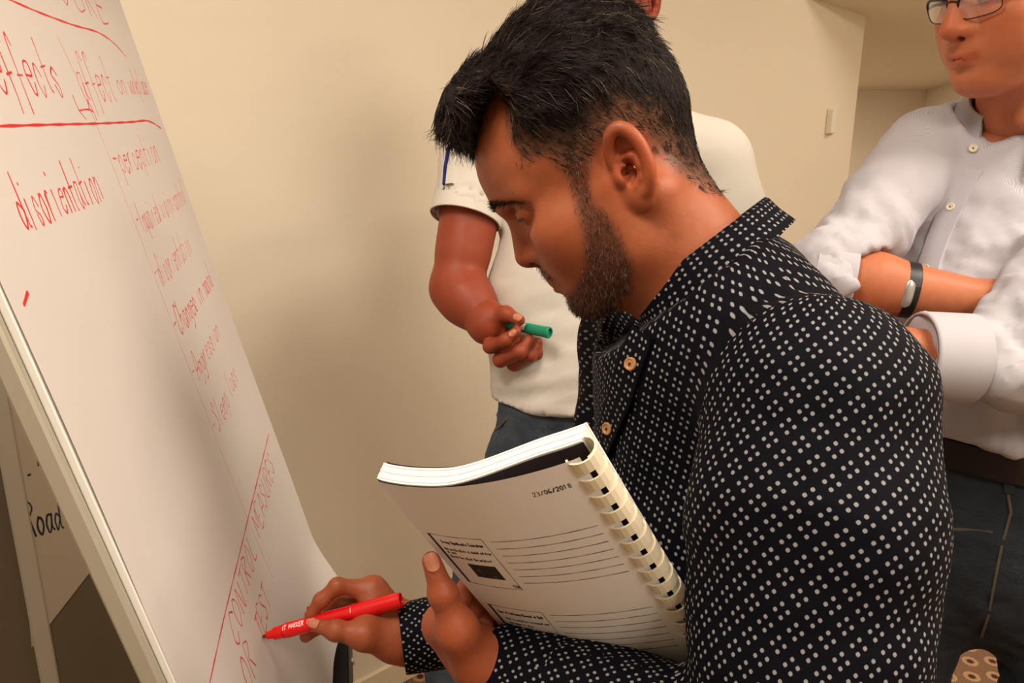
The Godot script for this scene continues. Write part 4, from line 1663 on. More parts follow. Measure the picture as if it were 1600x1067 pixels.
	finger(rh, [r_mcp[2], at(538, 968, 0.895), at(515, 984, 0.885), at(516, 990, 0.878)], 0.0084)
	finger(rh, [r_mcp[3], at(552, 988, 0.905), at(538, 985, 0.9), at(536, 985, 0.893)], 0.0076)
	var rt := [at(612, 1000, 0.845), at(570, 993, 0.826), at(525, 985, 0.820), at(494, 977, 0.826)]
	rh.cap(rw, rt[0], 0.022, 0.019, 0.015)
	rh.cap(rt[0], rt[1], 0.019, 0.0135, 0.014)
	rh.cap(rt[1], rt[2], 0.0120, 0.0102, 0.008)
	rh.cap(rt[2], rt[3], 0.0098, 0.0070, 0.006)
	rh.ell(rt[2], Vector3.ONE * 0.0108, 0.004)
	rh.cap(rt[1], r_mcp[0], 0.010, 0.011, 0.018)
	var rb := bounds([wr.lerp(er, 0.25), rw, at(478, 994, 0.855)] + r_mcp + rt, 0.03)
	var rhm := painted(rumple(rh.mesh(rb[0], rb[1], 0.0026), func(p, _n): return 0.0003 * crease.get_noise_3d(p.x * 3, p.y * 6, p.z * 3)), skin)

	# the trunk and arms under the shirt
	var ub := Blob.new()
	ub.flat(nb.lerp(pel, 0.26), pel, 0.105, 0.14, fb, 0.62, 0.03)
	ub.cap(nb, nb.lerp(pel, 0.2), 0.050, 0.060, 0.03)
	ub.cap(nb.lerp(pel, 0.14), sl, 0.035, 0.04, 0.03)
	ub.cap(nb.lerp(pel, 0.14), sr, 0.035, 0.04, 0.03)
	for a in [[sl, el, wl], [sr, er, wr]]:
		ub.cap(a[0], a[1], 0.042, 0.038, 0.02)
		ub.cap(a[1], a[2], 0.036, 0.024, 0.02)
	var bb := bounds([nb, pel, sl, sr, el, er, wl, wr], 0.17)
	var under := painted(ub.mesh(bb[0], bb[1], 0.012), skin)

	var foot := Vector3(pel.x, 0, pel.z)
	var o := base("person", foot, "dark-haired bearded man in a navy dotted shirt writing with a red marker", "person")
	var body := part("body", commit(join([head_mesh, lhm, rhm, under])), mats.skin_a, o)
	add_face_parts(body, t)
	nail(body, th[3] + (th[3] - th[2]).normalized() * 0.003, th[2], EYE - th[3], 0.0060, 0.0078)
	nail(body, rt[3] + (rt[3] - rt[2]).normalized() * 0.002, rt[2], EYE - rt[3] + view.basis.y * 0.25, 0.0056, 0.0076)
	nail(body, at(484, 962, 0.8445), at(502, 938, 0.845), view.basis.y - view.basis.x, 0.0046, 0.0068)

	# hair
	var clump := noise(30.0, 52, 3)
	var wave := noise(75.0, 53, 2)
	var thick := func(p: Vector3) -> float:
		var q := Vector2(p.z, p.y)
		var e := inside(hair_edge, q) + 0.0035 * pepper.get_noise_3dv(p * 0.45)
		if e < -0.006:
			return -0.01
		var top := lerpf(soft(0.035, 0.125, p.y), soft(0.070, 0.140, p.y), soft(0.0, 0.05, -p.z))
		var th_ := lerpf(0.0045, 0.026, top)
		th_ += 0.020 * soft(0.045, 0.100, p.z) * soft(0.075, 0.115, p.y)
		var edge := lerpf(0.034, 0.008, soft(0.05, 0.09, p.y))
		th_ *= clampf(e / edge, -1.0, 1.0) if e < edge else 1.0
		return th_ + ((0.0040 * clump.get_noise_3d(p.x * 1.5, p.y * 1.1 + p.z * 0.6, p.z * 1.1 - p.y * 0.6) + 0.0035 * wave.get_noise_3d(p.x * 1.2, p.y * 1.3 + p.z * 0.5, p.z * 0.6 - p.y * 0.3)) * soft(0.03, 0.08, p.y)) * soft(0.0, 0.01, e)
	var hair := short_hair(t, head, thick, 0.0032, hair_line)
	var shell := part("hair", commit(placed(painted(hair, func(p: Vector3) -> Color:
		var e := inside(hair_edge, Vector2(p.z, p.y)) + 0.008 * pepper.get_noise_3dv(p * 0.6) + 0.008 * wave.get_noise_3dv(p)
		return rgbl(112, 76, 56).lerp(rgbl(26, 21, 18), soft(-0.004, lerpf(0.026, 0.008, soft(0.05, 0.10, p.y)), e))), t)), mats.hair_shell, body)
	var flow := func(p: Vector3) -> Vector3:
		var top := soft(0.06, 0.13, p.y)
		var d := Vector3(0, -1.0, -0.35).lerp(Vector3(0.3 * signf(p.x), -0.1, -1.0), top * (1.0 - soft(0.05, 0.10, p.z)))
		d = d.lerp(Vector3(0.1 * signf(p.x), -0.7, 0.8), soft(0.075, 0.105, p.z) * soft(0.08, 0.11, p.y))
		return d + Vector3(0, 0.5, 0.5) * clump.get_noise_3d(p.x * 0.6, p.y * 0.6 + 7.0, p.z * 0.6) + Vector3(0.3, 0.0, 0.3) * clump.get_noise_3d(p.x, p.y - 5.0, p.z)
	var shade := func(p: Vector3) -> Color:
		var g := rng.randf()
		if g < 0.035 and absf(p.x) > 0.03:
			return rgbl(112, 103, 95)
		var k := 0.5 + 2.4 * pow(rng.randf(), 2.5)
		return rgbl(38, 30, 25) * Color(k, k, k)
	var strands := part("hair_strands", comb_hair(hair, t, 26000, flow, func(p): return lerpf(0.009, 0.021, soft(0.03, 0.11, p.y)) * rng.randf_range(0.6, 1.1), shade, 0.00036), mats.strands, shell)
	strands.set_meta("kind", "stuff")
	# beard, moustache and brows: short bristles rooted in the skin
	var bristles := []
	var hv: PackedVector3Array = hm[0]
	var hn: PackedVector3Array = hm[1]
	var brows := []
	for i in hv.size():
		var p := hv[i]
		if p.y > 0.06 or p.y < -0.125:
			continue
		var q := Vector2(p.z, p.y)
		var e := maxf(inside(beard_edge, q), -1.0 if absf(p.x) > 0.028 or p.z < 0.07 else inside(tache_edge, q))
		if e > -0.003:
			for k in 2:
				if rng.randf() > soft(-0.004, 0.006, e) * 0.95:
					continue
				var d := (hn[i] * 0.55 + Vector3(0, -0.8, 0.25) + Vector3(rng.randf_range(-1, 1), rng.randf_range(-1, 1), rng.randf_range(-1, 1)) * 0.5).normalized()
				var r := p + Vector3(rng.randf_range(-1, 1), rng.randf_range(-1, 1), rng.randf_range(-1, 1)) * 0.0012
				var l := rng.randf_range(0.0025, 0.0055)
				var c := rgbl(138, 118, 104) if rng.randf() < 0.13 else rgbl(58, 42, 34) if rng.randf() < 0.75 else rgbl(110, 74, 56)
				bristles.append([PackedVector3Array([t * (r - hn[i] * 0.0005), t * (r + d * l * 0.5), t * (r + d * l - hn[i] * 0.0004)]), c])
		var bx := (absf(p.x) - 0.008) / 0.046
		var by := p.y - (0.033 + 0.016 * bx - 0.028 * bx * bx)
		if p.z > 0.06 and bx > 0.0 and bx < 1.0 and absf(by) < lerpf(0.0050, 0.0018, bx):
			for k in 3:
				var d := (Vector3(signf(p.x) * 0.8, 0.45 - 0.8 * bx, 0.0) + hn[i] * 0.35 + Vector3(rng.randf_range(-1, 1), rng.randf_range(-1, 1), rng.randf_range(-1, 1)) * 0.25).normalized()
				var r := p + Vector3(rng.randf_range(-1, 1), rng.randf_range(-1, 1), rng.randf_range(-1, 1)) * 0.0012
				var l := rng.randf_range(0.004, 0.008)
				brows.append([PackedVector3Array([t * (r - hn[i] * 0.0006), t * (r + d * l * 0.5), t * (r + d * l - hn[i] * 0.0006)]), rgbl(34, 25, 21)])
	part("beard", hair_strands(bristles, 0.00022), mats.beard, body, "short dark beard flecked with grey").set_meta("kind", "stuff")
	part("eyebrows", hair_strands(brows, 0.00024), mats.strands, body).set_meta("kind", "stuff")

	# shirt
	var sb := Blob.new()
	var c1 := at(1108, 575, 0.70)
	var c2 := at(1140, 900, 0.745)
	sb.flat(c1, c2, 0.140, 0.188, fb, 0.70, 0.03)
	sb.flat(c2, pel, 0.188, 0.185, fb, 0.72, 0.03)
	sb.cap(at(1120, 500, 0.70), c1, 0.075, 0.092, 0.03)
	sb.cap(at(1146, 515, 0.70), sl, 0.060, 0.074, 0.035)
	sb.cap(at(1130, 520, 0.70), sr, 0.058, 0.070, 0.035)
	var mid := at(1264, 800, 0.52)
	sb.cap(sl, mid, 0.0745, 0.0805, 0.014)
	sb.cap(mid, el, 0.0805, 0.068, 0.014)
	sb.sleeve(el, wl, 0.066, 0.040, 0.014)
	sb.cap(sr, er, 0.072, 0.060, 0.02)
	sb.sleeve(er, wr, 0.057, 0.0300, 0.014)
	sb.cut(Vector3.DOWN, Vector3(0, pel.y - 0.10, 0))
	var nu := (t * mm(0, -40, 0) - nb).normalized()
	sb.sleeve(at(1088, 389, 0.70) + nu * 0.2, at(1088, 389, 0.70) - nu * 0.026, 0.128, 0.128, 0.004, -1)
	var sbb := bounds([nb, pel, sl, sr, el, er, wl, wr], 0.20)
	var sm := sb.mesh(sbb[0], sbb[1], 0.0062)
	var f1 := noise(9.0, 71, 2)
	var f2 := noise(16.0, 72, 2)
	var arm := (el - sl).normalized()
	sm = rumple(sm, func(p: Vector3, _n: Vector3) -> float:
		var w := p - sl
		var along := w.dot(arm)
		var d := 0.0045 * f1.get_noise_3d(p.x * 0.8, p.y * 0.8, p.z * 0.8) + 0.0020 * f2.get_noise_3d(p.x, p.y * 1.6, p.z)
		# folds running from the armhole
		d += 0.004 * f2.get_noise_3d(w.x * 0.5 + along * 0.2, along * 0.35, w.z * 0.5) * soft(-0.02, 0.1, along)
		return d)
	var seg := [[nb, pel, 0.185], [sl, el, 0.078], [el, wl, 0.055], [sr, er, 0.068], [er, wr, 0.045], [nb - spine * 0.01, sl.lerp(nb, 0.15), 0.075], [nb - spine * 0.01, sr.lerp(nb, 0.15), 0.075]]
	var groups := [[nb, spine, -lat, 0.15, 0.35], [sl, arm, fb, 0.083, 0.86], [el, (wl - el).normalized(), Vector3.DOWN, 0.06, 0.785], [sr, (er - sr).normalized(), Vector3.UP, 0.07, 0.785], [er, (wr - er).normalized(), -view.basis.z, 0.045, 0.785], [nb, (sl - nb).normalized(), -spine, 0.085, 0.5], [nb, (sr - nb).normalized(), -spine, 0.085, 0.5]]
	var shirt := part("shirt", cloth_mesh(sm, groups, nearest(seg)), mats.dots, o, "navy shirt printed with small pale squares")
	part("collar", leaf_collar(at(1088, 389, 0.70), nu, rx * 0.8 + ry * 0.6, 0.066, 0.0735, 0.032, 0.056, 0.30, 0.4), mats.dots, shirt)
	part("cuff", cuff_band(wr.lerp(er, 0.28), at(628, 998, 0.857), 0.0415, 0.0385, view.basis.z, 0.95), mats.dots, shirt)
	part("cuff", cuff_band(wl.lerp(el, 0.22), wl.lerp(el, -0.05), 0.0500, 0.0450, view.basis.z, 0.95), mats.dots, shirt)
	part("placket", strip_on(sb, [Vector2(1008, 520), Vector2(992, 560), Vector2(975, 615), Vector2(955, 668), Vector2(945, 700)], 0.015, 0.0045), mats.dots, shirt)
	for q in [[992, 568], [957, 668]]:
		var d := (at(q[0], q[1], 1.0) - EYE).normalized()
		var p := march(sb, EYE, d)
		var n := (facing(sb, p) - d * 0.5).normalized()
		sew_button(shirt, p + n * 0.0065, n, 0.0055, mats.button_tan)
	# jeans and shoes
	var f := Vector3(fb.x, 0, fb.z).normalized()
	if f.dot(-view.basis.x) < 0:
		f = -f
	var lt := Vector3(lat.x, 0, lat.z).normalized()
	var legs := []
	for s in [1.0, -1.0]:
		var hip: Vector3 = pel + lt * 0.09 * s - Vector3.UP * 0.03
		var ank: Vector3 = foot + lt * 0.13 * s + Vector3.UP * 0.08 + f * (0.04 + 0.10 * s)
		legs.append([hip, Vector3(hip.x, 0.44, hip.z) + f * 0.16 + lt * 0.03 * s, ank])
	legs_and_shoes(o, pel, lt, pel.y + 0.05, legs, 0.165, mats.jeans_dark, f)


# ---------------------------------------------------------------- the two who look on

func head_frame(o: Vector3, fwd: Vector3, tilt := 0.0) -> Transform3D:
	var f := fwd.normalized()
	var x := Vector3.UP.cross(f).normalized().rotated(f, tilt)
	return Transform3D(Basis(x, f.cross(x), f), o)


func dressed_head(o: Dictionary, h: float) -> Array:   # [head blob, raw mesh, painted mesh] in the head's own axes
	var b := head_blob(o)
	var m := b.mesh(mm(-105, -190, -125), mm(105, 155, 145), h)
	return [b, m, painted(m, func(p): return skin_paint(p, o))]


func placed(m: Array, t: Transform3D) -> Array:
	return [t * (m[0] as PackedVector3Array), Transform3D(t.basis, Vector3.ZERO) * (m[1] as PackedVector3Array), m[2], m[3]]


func cap_of_hair(t: Transform3D, head: Blob, body: Node3D, shell_mat: Material, dark: Color, light: Color, thick_top: float, h: float) -> void:
	var clump := noise(30.0, 12, 3)
	var edge := PackedVector2Array([Vector2(0.30, 0.30), Vector2(0.30, 0.098), Vector2(0.112, 0.095), Vector2(0.075, 0.100), Vector2(0.062, 0.075), Vector2(0.052, 0.030), Vector2(0.030, 0.012), Vector2(0.012, 0.030), Vector2(-0.010, 0.040), Vector2(-0.028, 0.018), Vector2(-0.045, -0.030), Vector2(-0.20, -0.045), Vector2(-0.20, 0.30)])
	var thick := func(p: Vector3) -> float:
		var e := inside(edge, Vector2(p.z, p.y))
		if e < -0.006:
			return -0.01
		var v := lerpf(0.005, thick_top, soft(0.03, 0.12, p.y))
		v *= clampf(e / 0.014, -1.0, 1.0)
		return v + 0.003 * clump.get_noise_3dv(p) * soft(0.0, 0.01, e)
	var m := short_hair(t, head, thick, h)
	var shell := part("hair", commit(placed(painted(m, func(_p): return dark), t)), shell_mat, body)
	var s := part("hair_strands", comb_hair(m, t, 5000, func(p): return Vector3(0.1, -0.8, -0.5), func(p): return lerpf(0.006, 0.016, soft(0.03, 0.11, p.y)), func(_p): return dark.lerp(light, rng.randf()), 0.0003), mats.strands, shell)
	s.set_meta("kind", "stuff")


func strip_on(b: Blob, px: Array, half: float, lift: float) -> ArrayMesh:   # a band of cloth sewn along a body, through the given lines of sight
	var c := PackedVector3Array()
	var n := PackedVector3Array()
	for i in px.size() - 1:
		for k in 8:
			var q: Vector2 = (px[i] as Vector2).lerp(px[i + 1], k / 8.0)
			var p := march(b, EYE, (at(q.x, q.y, 1.0) - EYE).normalized())
			if not p.is_finite():
				continue
			c.append(p)
			n.append(facing(b, p))
	var v := PackedVector3Array()
	var uv := PackedVector2Array()
	var idx := PackedInt32Array()
	var run := 0.0
	for i in c.size():
		var d := (c[mini(i + 1, c.size() - 1)] - c[maxi(i - 1, 0)]).normalized()
		var s := d.cross(n[i]).normalized()
		if i:
			run += c[i].distance_to(c[i - 1])
		for q in [[-half, -0.004], [-half, lift * 0.8], [-half * 0.92, lift], [half * 0.92, lift], [half, lift * 0.8], [half, -0.004]]:
			v.append(c[i] + s * q[0] + n[i] * q[1])
			uv.append(Vector2(q[0], run))
	for i in c.size() - 1:
		for j in 5:
			var k := i * 6 + j
			idx.append_array([k, k + 1, k + 6, k + 1, k + 7, k + 6])
	var nn := smooth(v, idx)
	if nn[8].dot(n[1]) < 0.0:
		for i in range(0, idx.size(), 3):
			var w := idx[i]
			idx[i] = idx[i + 1]
			idx[i + 1] = w
		nn = smooth(v, idx)
	return surf(v, nn, uv, idx)


func plain_hand(b: Blob, w: Vector3, dir: Vector3, palm: Vector3, thumb_side: Vector3, curl: float) -> Array:
	# a relaxed hand: wrist, direction of the fingers, the way the palm faces, the side of the thumb
	var d := dir.normalized()
	var p := palm.slide(d).normalized()
	var s := thumb_side.slide(d).slide(p).normalized()
	var pts := [w]
	for k in 4:
		var m := w + d * (0.085 - 0.004 * absf(k - 1.0)) + s * (0.028 - 0.019 * k)
		b.cap(w, m, 0.020, 0.0115, 0.016)
		var l: float = [0.040, 0.045, 0.041, 0.031][k]
		var d1 := (d + p * curl * 0.6).normalized()
		var d2 := (d + p * curl * 1.5).normalized()
		var a := m + d1 * l
		var c := a + d2 * l * 0.62
		var e := c + (d2 + p * curl * 0.4).normalized() * l * 0.5
		finger(b, [m, a, c, e], 0.0084)
		pts.append_array([m, a, c, e])
	var t0 := w + d * 0.03 + s * 0.03 + p * 0.012
	var t1 := t0 + (d * 0.6 + s * 0.6 + p * 0.3).normalized() * 0.038
	var t2 := t1 + (d + s * 0.15 + p * 0.35).normalized() * 0.030
	b.cap(w, t0, 0.020, 0.016, 0.014)
	b.cap(t0, t1, 0.0155, 0.0115, 0.012)
	b.cap(t1, t2, 0.0112, 0.0082, 0.008)
	pts.append_array([t0, t1, t2])
	return pts


func onlooker() -> void:
	var tone := rgbl(146, 66, 41)
	var grain := noise(70.0, 24, 3)
	var skin := func(p: Vector3) -> Color:
		var c := tone * (1.0 + 0.12 * grain.get_noise_3dv(p))
		c.a = 1.0
		return c
	var ear := at(945, 8, 1.33)
	var t := head_frame(ear, (EYE - ear).normalized() + Vector3(-0.15, -0.25, 0))
	var nb := at(938, 165, 1.36)
	var hd := dressed_head({"tone": tone, "grain": grain, "brow": 0.7, "neck_to": t.affine_inverse() * nb, "neck_plain": true}, 0.004)
	var sl := at(1112, 250, 1.37)
	var sr := at(748, 256, 1.29)
	var el := at(714, 450, 1.265)
	var wr := at(764, 506, 1.215)
	var sl_e := at(1190, 470, 1.36)
	var sl_w := at(1150, 640, 1.27)
	var pel := at(918, 715, 1.33)
	var lat := (sl - sr).normalized()
	var fb := lat.cross(Vector3.UP).normalized()
	# arm and fist
	var a := Blob.new()
	a.cap(sr, el, 0.050, 0.0415, 0.02)
	a.cap(sr.lerp(el, 0.35), sr.lerp(el, 0.7), 0.042, 0.040, 0.02)
	a.cap(el, el.lerp(wr, 0.35), 0.0415, 0.041, 0.02)
	a.cap(el.lerp(wr, 0.35), wr, 0.041, 0.029, 0.02)
	var mcp := [at(776, 514, 1.222), at(793, 521, 1.236), at(810, 527, 1.246), at(824, 534, 1.252)]
	var fist := Blob.new()
	fist.cap(el.lerp(wr, 0.55), wr, 0.0375, 0.029, 0.02)
	for k in 4:
		fist.cap(wr, mcp[k], 0.024, 0.0135, 0.018)
	finger(fist, [mcp[0], at(766, 541, 1.190), at(790, 532, 1.168), at(806, 519, 1.163)], 0.0106)
	finger(fist, [mcp[1], at(782, 562, 1.198), at(812, 550, 1.172), at(827, 531, 1.176)], 0.0112)
	finger(fist, [mcp[2], at(803, 568, 1.210), at(829, 555, 1.186), at(839, 535, 1.190)], 0.0110)
	finger(fist, [mcp[3], at(822, 564, 1.222), at(839, 552, 1.204), at(843, 537, 1.206)], 0.0100)
	fist.cap(mcp[1], at(800, 545, 1.195), 0.018, 0.014, 0.015)
	var th := [at(768, 494, 1.206), at(790, 490, 1.182), at(812, 500, 1.163)]
	fist.cap(wr, th[0], 0.022, 0.0155, 0.014)
	fist.cap(th[0], th[1], 0.0150, 0.0118, 0.012)
	fist.cap(th[1], th[2], 0.0112, 0.0084, 0.008)
	fist.cap(th[0], mcp[0], 0.013, 0.013, 0.015)
	var ab := bounds([sr, el, wr], 0.07)
	var arm := painted(a.mesh(ab[0], ab[1], 0.005), skin)
	var fbx := bounds([el.lerp(wr, 0.55), wr, at(843, 560, 1.2)] + mcp + th, 0.045)
	var hand := painted(fist.mesh(fbx[0], fbx[1], 0.0028), skin)
	# the other arm hangs with a relaxed hand; trunk under the shirt
	var ub := Blob.new()
	ub.cap(sl, sl_e, 0.048, 0.040, 0.02)
	ub.cap(sl_e, sl_w, 0.040, 0.028, 0.02)
	ub.flat(nb.lerp(pel, 0.25), pel, 0.13, 0.14, fb, 0.62, 0.03)
	ub.cap(nb, nb.lerp(pel, 0.2), 0.05, 0.07, 0.03)
	ub.cap(sl, sr, 0.045, 0.045, 0.04)
	var hp := plain_hand(ub, sl_w, Vector3(-0.3, -1.0, 0.15), Vector3(-1, 0, 0), Vector3(0, 0, 1), 0.5)
	var bb := bounds([nb, pel, sl, sr, sl_e, sl_w] + hp, 0.16)
	var under := painted(ub.mesh(bb[0], bb[1], 0.0085), skin)
	var o := base("person", Vector3(pel.x, 0, pel.z), "man in a white T-shirt and jeans standing behind the writer with a green marker", "person")
	var body := part("body", commit(join([placed(hd[2], t), arm, hand, under])), mats.skin_b, o)
	add_face_parts(body, t)
	nail(body, th[2] + (th[2] - th[1]).normalized() * 0.002, th[1], EYE - th[2] + Vector3(0, 0.5, 0), 0.0066, 0.0090)
	nail(body, at(805.5, 520, 1.163), at(790, 532, 1.168), EYE - th[2] + Vector3(0.1, 0.6, 0), 0.0052, 0.0088)
	cap_of_hair(t, hd[0], body, mats.hair_shell, rgbl(50, 38, 30), rgbl(110, 96, 84), 0.014, 0.005)
	# T-shirt
	var s := Blob.new()
	s.flat(at(935, 300, 1.33), at(922, 470, 1.315), 0.158, 0.168, fb, 0.66, 0.03)
	s.flat(at(922, 470, 1.315), at(918, 720, 1.32), 0.168, 0.172, fb, 0.74, 0.03)
	s.cap(at(930, 190, 1.35), sr, 0.062, 0.066, 0.03)
	s.cap(at(945, 190, 1.35), sl, 0.062, 0.068, 0.03)
	s.cap(at(936, 185, 1.35), at(935, 300, 1.33), 0.07, 0.09, 0.03)
	var hem_r := at(727, 342, 1.27)
	s.sleeve(sr, hem_r, 0.0655, 0.0590, 0.012)
	var hem_l := sl.lerp(sl_e, 0.62)
	s.sleeve(sl, hem_l, 0.0655, 0.061, 0.015)
	s.cap(hem_r + (hem_r - sr).normalized() * 0.06, hem_r - (hem_r - sr).normalized() * 0.025, 0.0545, 0.050, 0.004, -1)
	s.cap(hem_l + (hem_l - sl).normalized() * 0.06, hem_l - (hem_l - sl).normalized() * 0.025, 0.056, 0.052, 0.004, -1)
	s.sleeve(nb + (ear - nb).normalized() * 0.2, nb + (ear - nb).normalized() * 0.026, 0.10, 0.10, 0.004, -1)
	# the hems are cut square to the sleeves, away from the trunk
	var hem := at(925, 655, 1.19).y
	s.cut(Vector3.DOWN, Vector3(0, hem, 0), 0.006)
	var sbb := bounds([nb, Vector3(pel.x, hem, pel.z), sl, sr, hem_l, hem_r], 0.19)
	var sm := s.mesh(sbb[0], sbb[1], 0.0085)
	var f1 := noise(7.0, 91, 2)
	var f2 := noise(14.0, 92, 2)
	sm = rumple(sm, func(p: Vector3, _n: Vector3) -> float:
		var low := 1.0 - soft(1.0, 1.35, p.y)
		return 0.0035 * f1.get_noise_3dv(p) + 0.0065 * low * f2.get_noise_3d(p.x * 0.5 + p.y * 0.4, p.y * 1.6 - p.x * 0.5, p.z * 0.5))
	var shirt := part("shirt", commit(sm), mats.tee, o, "plain white T-shirt")
	part("sleeve_hem", cuff_band(hem_r - (hem_r - sr).normalized() * 0.024, hem_r + (hem_r - sr).normalized() * 0.002, 0.0600, 0.0602, fb, 1.0, 0.003), mats.tee, shirt)
	part("sleeve_hem", cuff_band(hem_l - (hem_l - sl).normalized() * 0.024, hem_l + (hem_l - sl).normalized() * 0.002, 0.0625, 0.0625, fb, 1.0, 0.003), mats.tee, shirt)
	part("neck_rib", cuff_band(nb + (ear - nb).normalized() * 0.012, nb + (ear - nb).normalized() * 0.034, 0.074, 0.068, fb, 0.95, 0.004), mats.tee, shirt)
	part("sleeve_piping", strip_on(s, [Vector2(702, 232), Vector2(697, 262), Vector2(695, 292)], 0.0035, 0.003), mats.blue, shirt, "narrow blue piping")
	part("sleeve_tab", strip_on(s, [Vector2(712, 234), Vector2(706, 262), Vector2(703, 292)], 0.007, 0.0045), mats.tee, shirt)
	var lt := Vector3(lat.x, 0, lat.z).normalized()
	var f := Vector3(fb.x, 0, fb.z).normalized()
	if f.dot(EYE - pel) < 0:
		f = -f
	var k1 := at(733, 1045, 1.30)
	var k2 := at(1040, 1060, 1.40)
	var legs := [[at(838, 752, 1.32), k1, Vector3(k1.x - 0.03, 0.08, k1.z - 0.06)], [at(990, 752, 1.38), k2, Vector3(k2.x + 0.03, 0.08, k2.z - 0.06)]]
	var jb := legs_and_shoes(o, at(915, 740, 1.34), lt, hem + 0.05, legs, 0.158, mats.jeans_blue, f)
	part("seam", strip_on(jb, [Vector2(905, 660), Vector2(903, 690), Vector2(902, 715)], 0.002, 0.0012), mats.stitch, o)
	part("pocket_edge", strip_on(jb, [Vector2(795, 650), Vector2(779, 668), Vector2(764, 676)], 0.002, 0.0012), mats.stitch, o)


func folded_arms_man() -> void:
	var tone := rgbl(180, 107, 72)
	var grain := noise(60.0, 34, 3)
	var skin := func(p: Vector3) -> Color:
		var c := tone * (1.0 + 0.10 * grain.get_noise_3dv(p))
		c.a = 1.0
		return c
	var ear := at(1611, -14, 0.96)
	var t := head_frame(ear, Vector3(-0.945, -0.245, 0.219), 0.0)
	var nb := at(1606, 188, 1.045)
	var hd := dressed_head({"tone": tone, "grain": grain, "brow": 0.5, "full": true, "mouth_drop": -3.0, "mouth_w": 1.35, "lip": 0.7, "nose": mm(0, -20, 116.5), "nose_r": 0.0140, "neck_r": 0.062, "neck_to": t.affine_inverse() * nb}, 0.0028)
	var sr := at(1446, 238, 1.10)
	var sl := at(1715, 290, 1.00)
	var er := at(1292, 432, 1.00)
	var wr := at(1545, 474, 0.955)
	var el := at(1690, 575, 0.90)
	var wl := at(1412, 552, 0.90)
	var pel := at(1575, 790, 1.10)
	var lat := (sl - sr).normalized()
	var fb := lat.cross(Vector3.UP).normalized()
	var ub := Blob.new()
	ub.flat(at(1566, 280, 1.13), pel, 0.125, 0.145, fb, 0.70, 0.03)
	ub.cap(nb, at(1575, 270, 1.09), 0.050, 0.062, 0.03)
	ub.ell(at(1572, 225, 1.05), Vector3(0.045, 0.05, 0.035), 0.03)
	ub.cap(sr, at(1568, 215, 1.12), 0.045, 0.05, 0.03)
	ub.cap(sl, at(1568, 215, 1.12), 0.045, 0.05, 0.03)
	ub.cap(sr, er, 0.045, 0.040, 0.02)
	ub.cap(sl, el, 0.045, 0.040, 0.02)
	var bb := bounds([nb, pel, sl, sr, er, el], 0.16)
	var under := painted(ub.mesh(bb[0], bb[1], 0.010), skin)
	var arms := Blob.new()
	arms.cap(er, er.lerp(wr, 0.3), 0.040, 0.0375, 0.02)
	arms.cap(er.lerp(wr, 0.3), wr, 0.0375, 0.0265, 0.02)
	var h1 := plain_hand(arms, wr, (wr - er).normalized() + Vector3(0.0, -0.1, -0.9), Vector3(0, 0, -1), Vector3.DOWN, 0.3)
	arms.cap(el, el.lerp(wl, 0.4), 0.042, 0.040, 0.02)
	arms.cap(el.lerp(wl, 0.4), wl, 0.040, 0.029, 0.02)
	var h2 := plain_hand(arms, wl, Vector3(-0.45, -0.5, -0.8), Vector3(0, 0, -1), Vector3.UP, 0.35)
	var a2 := bounds([er, wr, el, wl] + h1 + h2, 0.06)
	var am := painted(arms.mesh(a2[0], a2[1], 0.0042), skin)
	var o := base("person", Vector3(pel.x, 0, pel.z), "older man with glasses and folded arms in a pale grey button shirt and dark jeans", "person")
	var body := part("body", commit(join([placed(hd[2], t), under, am])), mats.skin_c, o)
	add_face_parts(body, t)
	cap_of_hair(t, hd[0], body, mats.hair_grey, rgbl(90, 84, 78), rgbl(170, 162, 152), 0.012, 0.005)
	# shirt
	var s := Blob.new()
	s.flat(at(1566, 330, 1.12), at(1572, 560, 1.075), 0.165, 0.185, fb, 0.72, 0.03)
	s.flat(at(1572, 560, 1.075), at(1578, 690, 1.085), 0.185, 0.178, fb, 0.74, 0.03)
	s.cap(at(1580, 245, 1.08), at(1566, 340, 1.10), 0.080, 0.10, 0.04)
	s.cap(at(1590, 215, 1.09), sr, 0.052, 0.060, 0.035)
	s.cap(at(1590, 215, 1.09), sl, 0.052, 0.062, 0.035)
	var cr := er.lerp(wr, 0.13)
	var cl := el.lerp(wl, 0.90)
	s.cap(sr, er, 0.060, 0.052, 0.012)
	s.sleeve(er, cr, 0.052, 0.046, 0.012)
	s.cap(sl, el, 0.062, 0.058, 0.012)
	s.cap(at(1598, 510, 0.90), at(1665, 430, 0.935), 0.050, 0.060, 0.03)
	s.sleeve(el, cl, 0.060, 0.047, 0.012)
	s.cap(cr + (wr - er).normalized() * 0.06, cr - (wr - er).normalized() * 0.02, 0.045, 0.043, 0.003, -1)
	var waist := at(1550, 727, 0.955).y
	s.cut(Vector3.DOWN, Vector3(0, waist, 0), 0.02)
	var front := march(s, EYE, (at(1528, 238, 1.0) - EYE).normalized())
	var l := [at(1578, 172, 1.0), at(1560, 195, 1.0), at(1546, 214, 1.0)]
	for i in 3:
		var hit := march(s, EYE, (l[i] - EYE).normalized())
		if hit.is_finite():
			l[i] = hit
	s.cap(l[0], l[1], 0.034, 0.024, 0.004, -1)
	s.cap(l[1], l[2], 0.024, 0.013, 0.004, -1)
	s.cap(l[2], front, 0.013, 0.002, 0.004, -1)
	s.sleeve(nb + (ear - nb).normalized() * 0.2, nb + (ear - nb).normalized() * 0.006, 0.088, 0.088, 0.004, -1)
	var sbb := bounds([nb, Vector3(pel.x, waist, pel.z), sl, sr, er, el, cl, cr], 0.19)
	var sm := s.mesh(sbb[0], sbb[1], 0.0068)
	var f1 := noise(8.0, 131, 2)
	var f2 := noise(13.0, 132, 3)
	var ua := (er - sr).normalized()
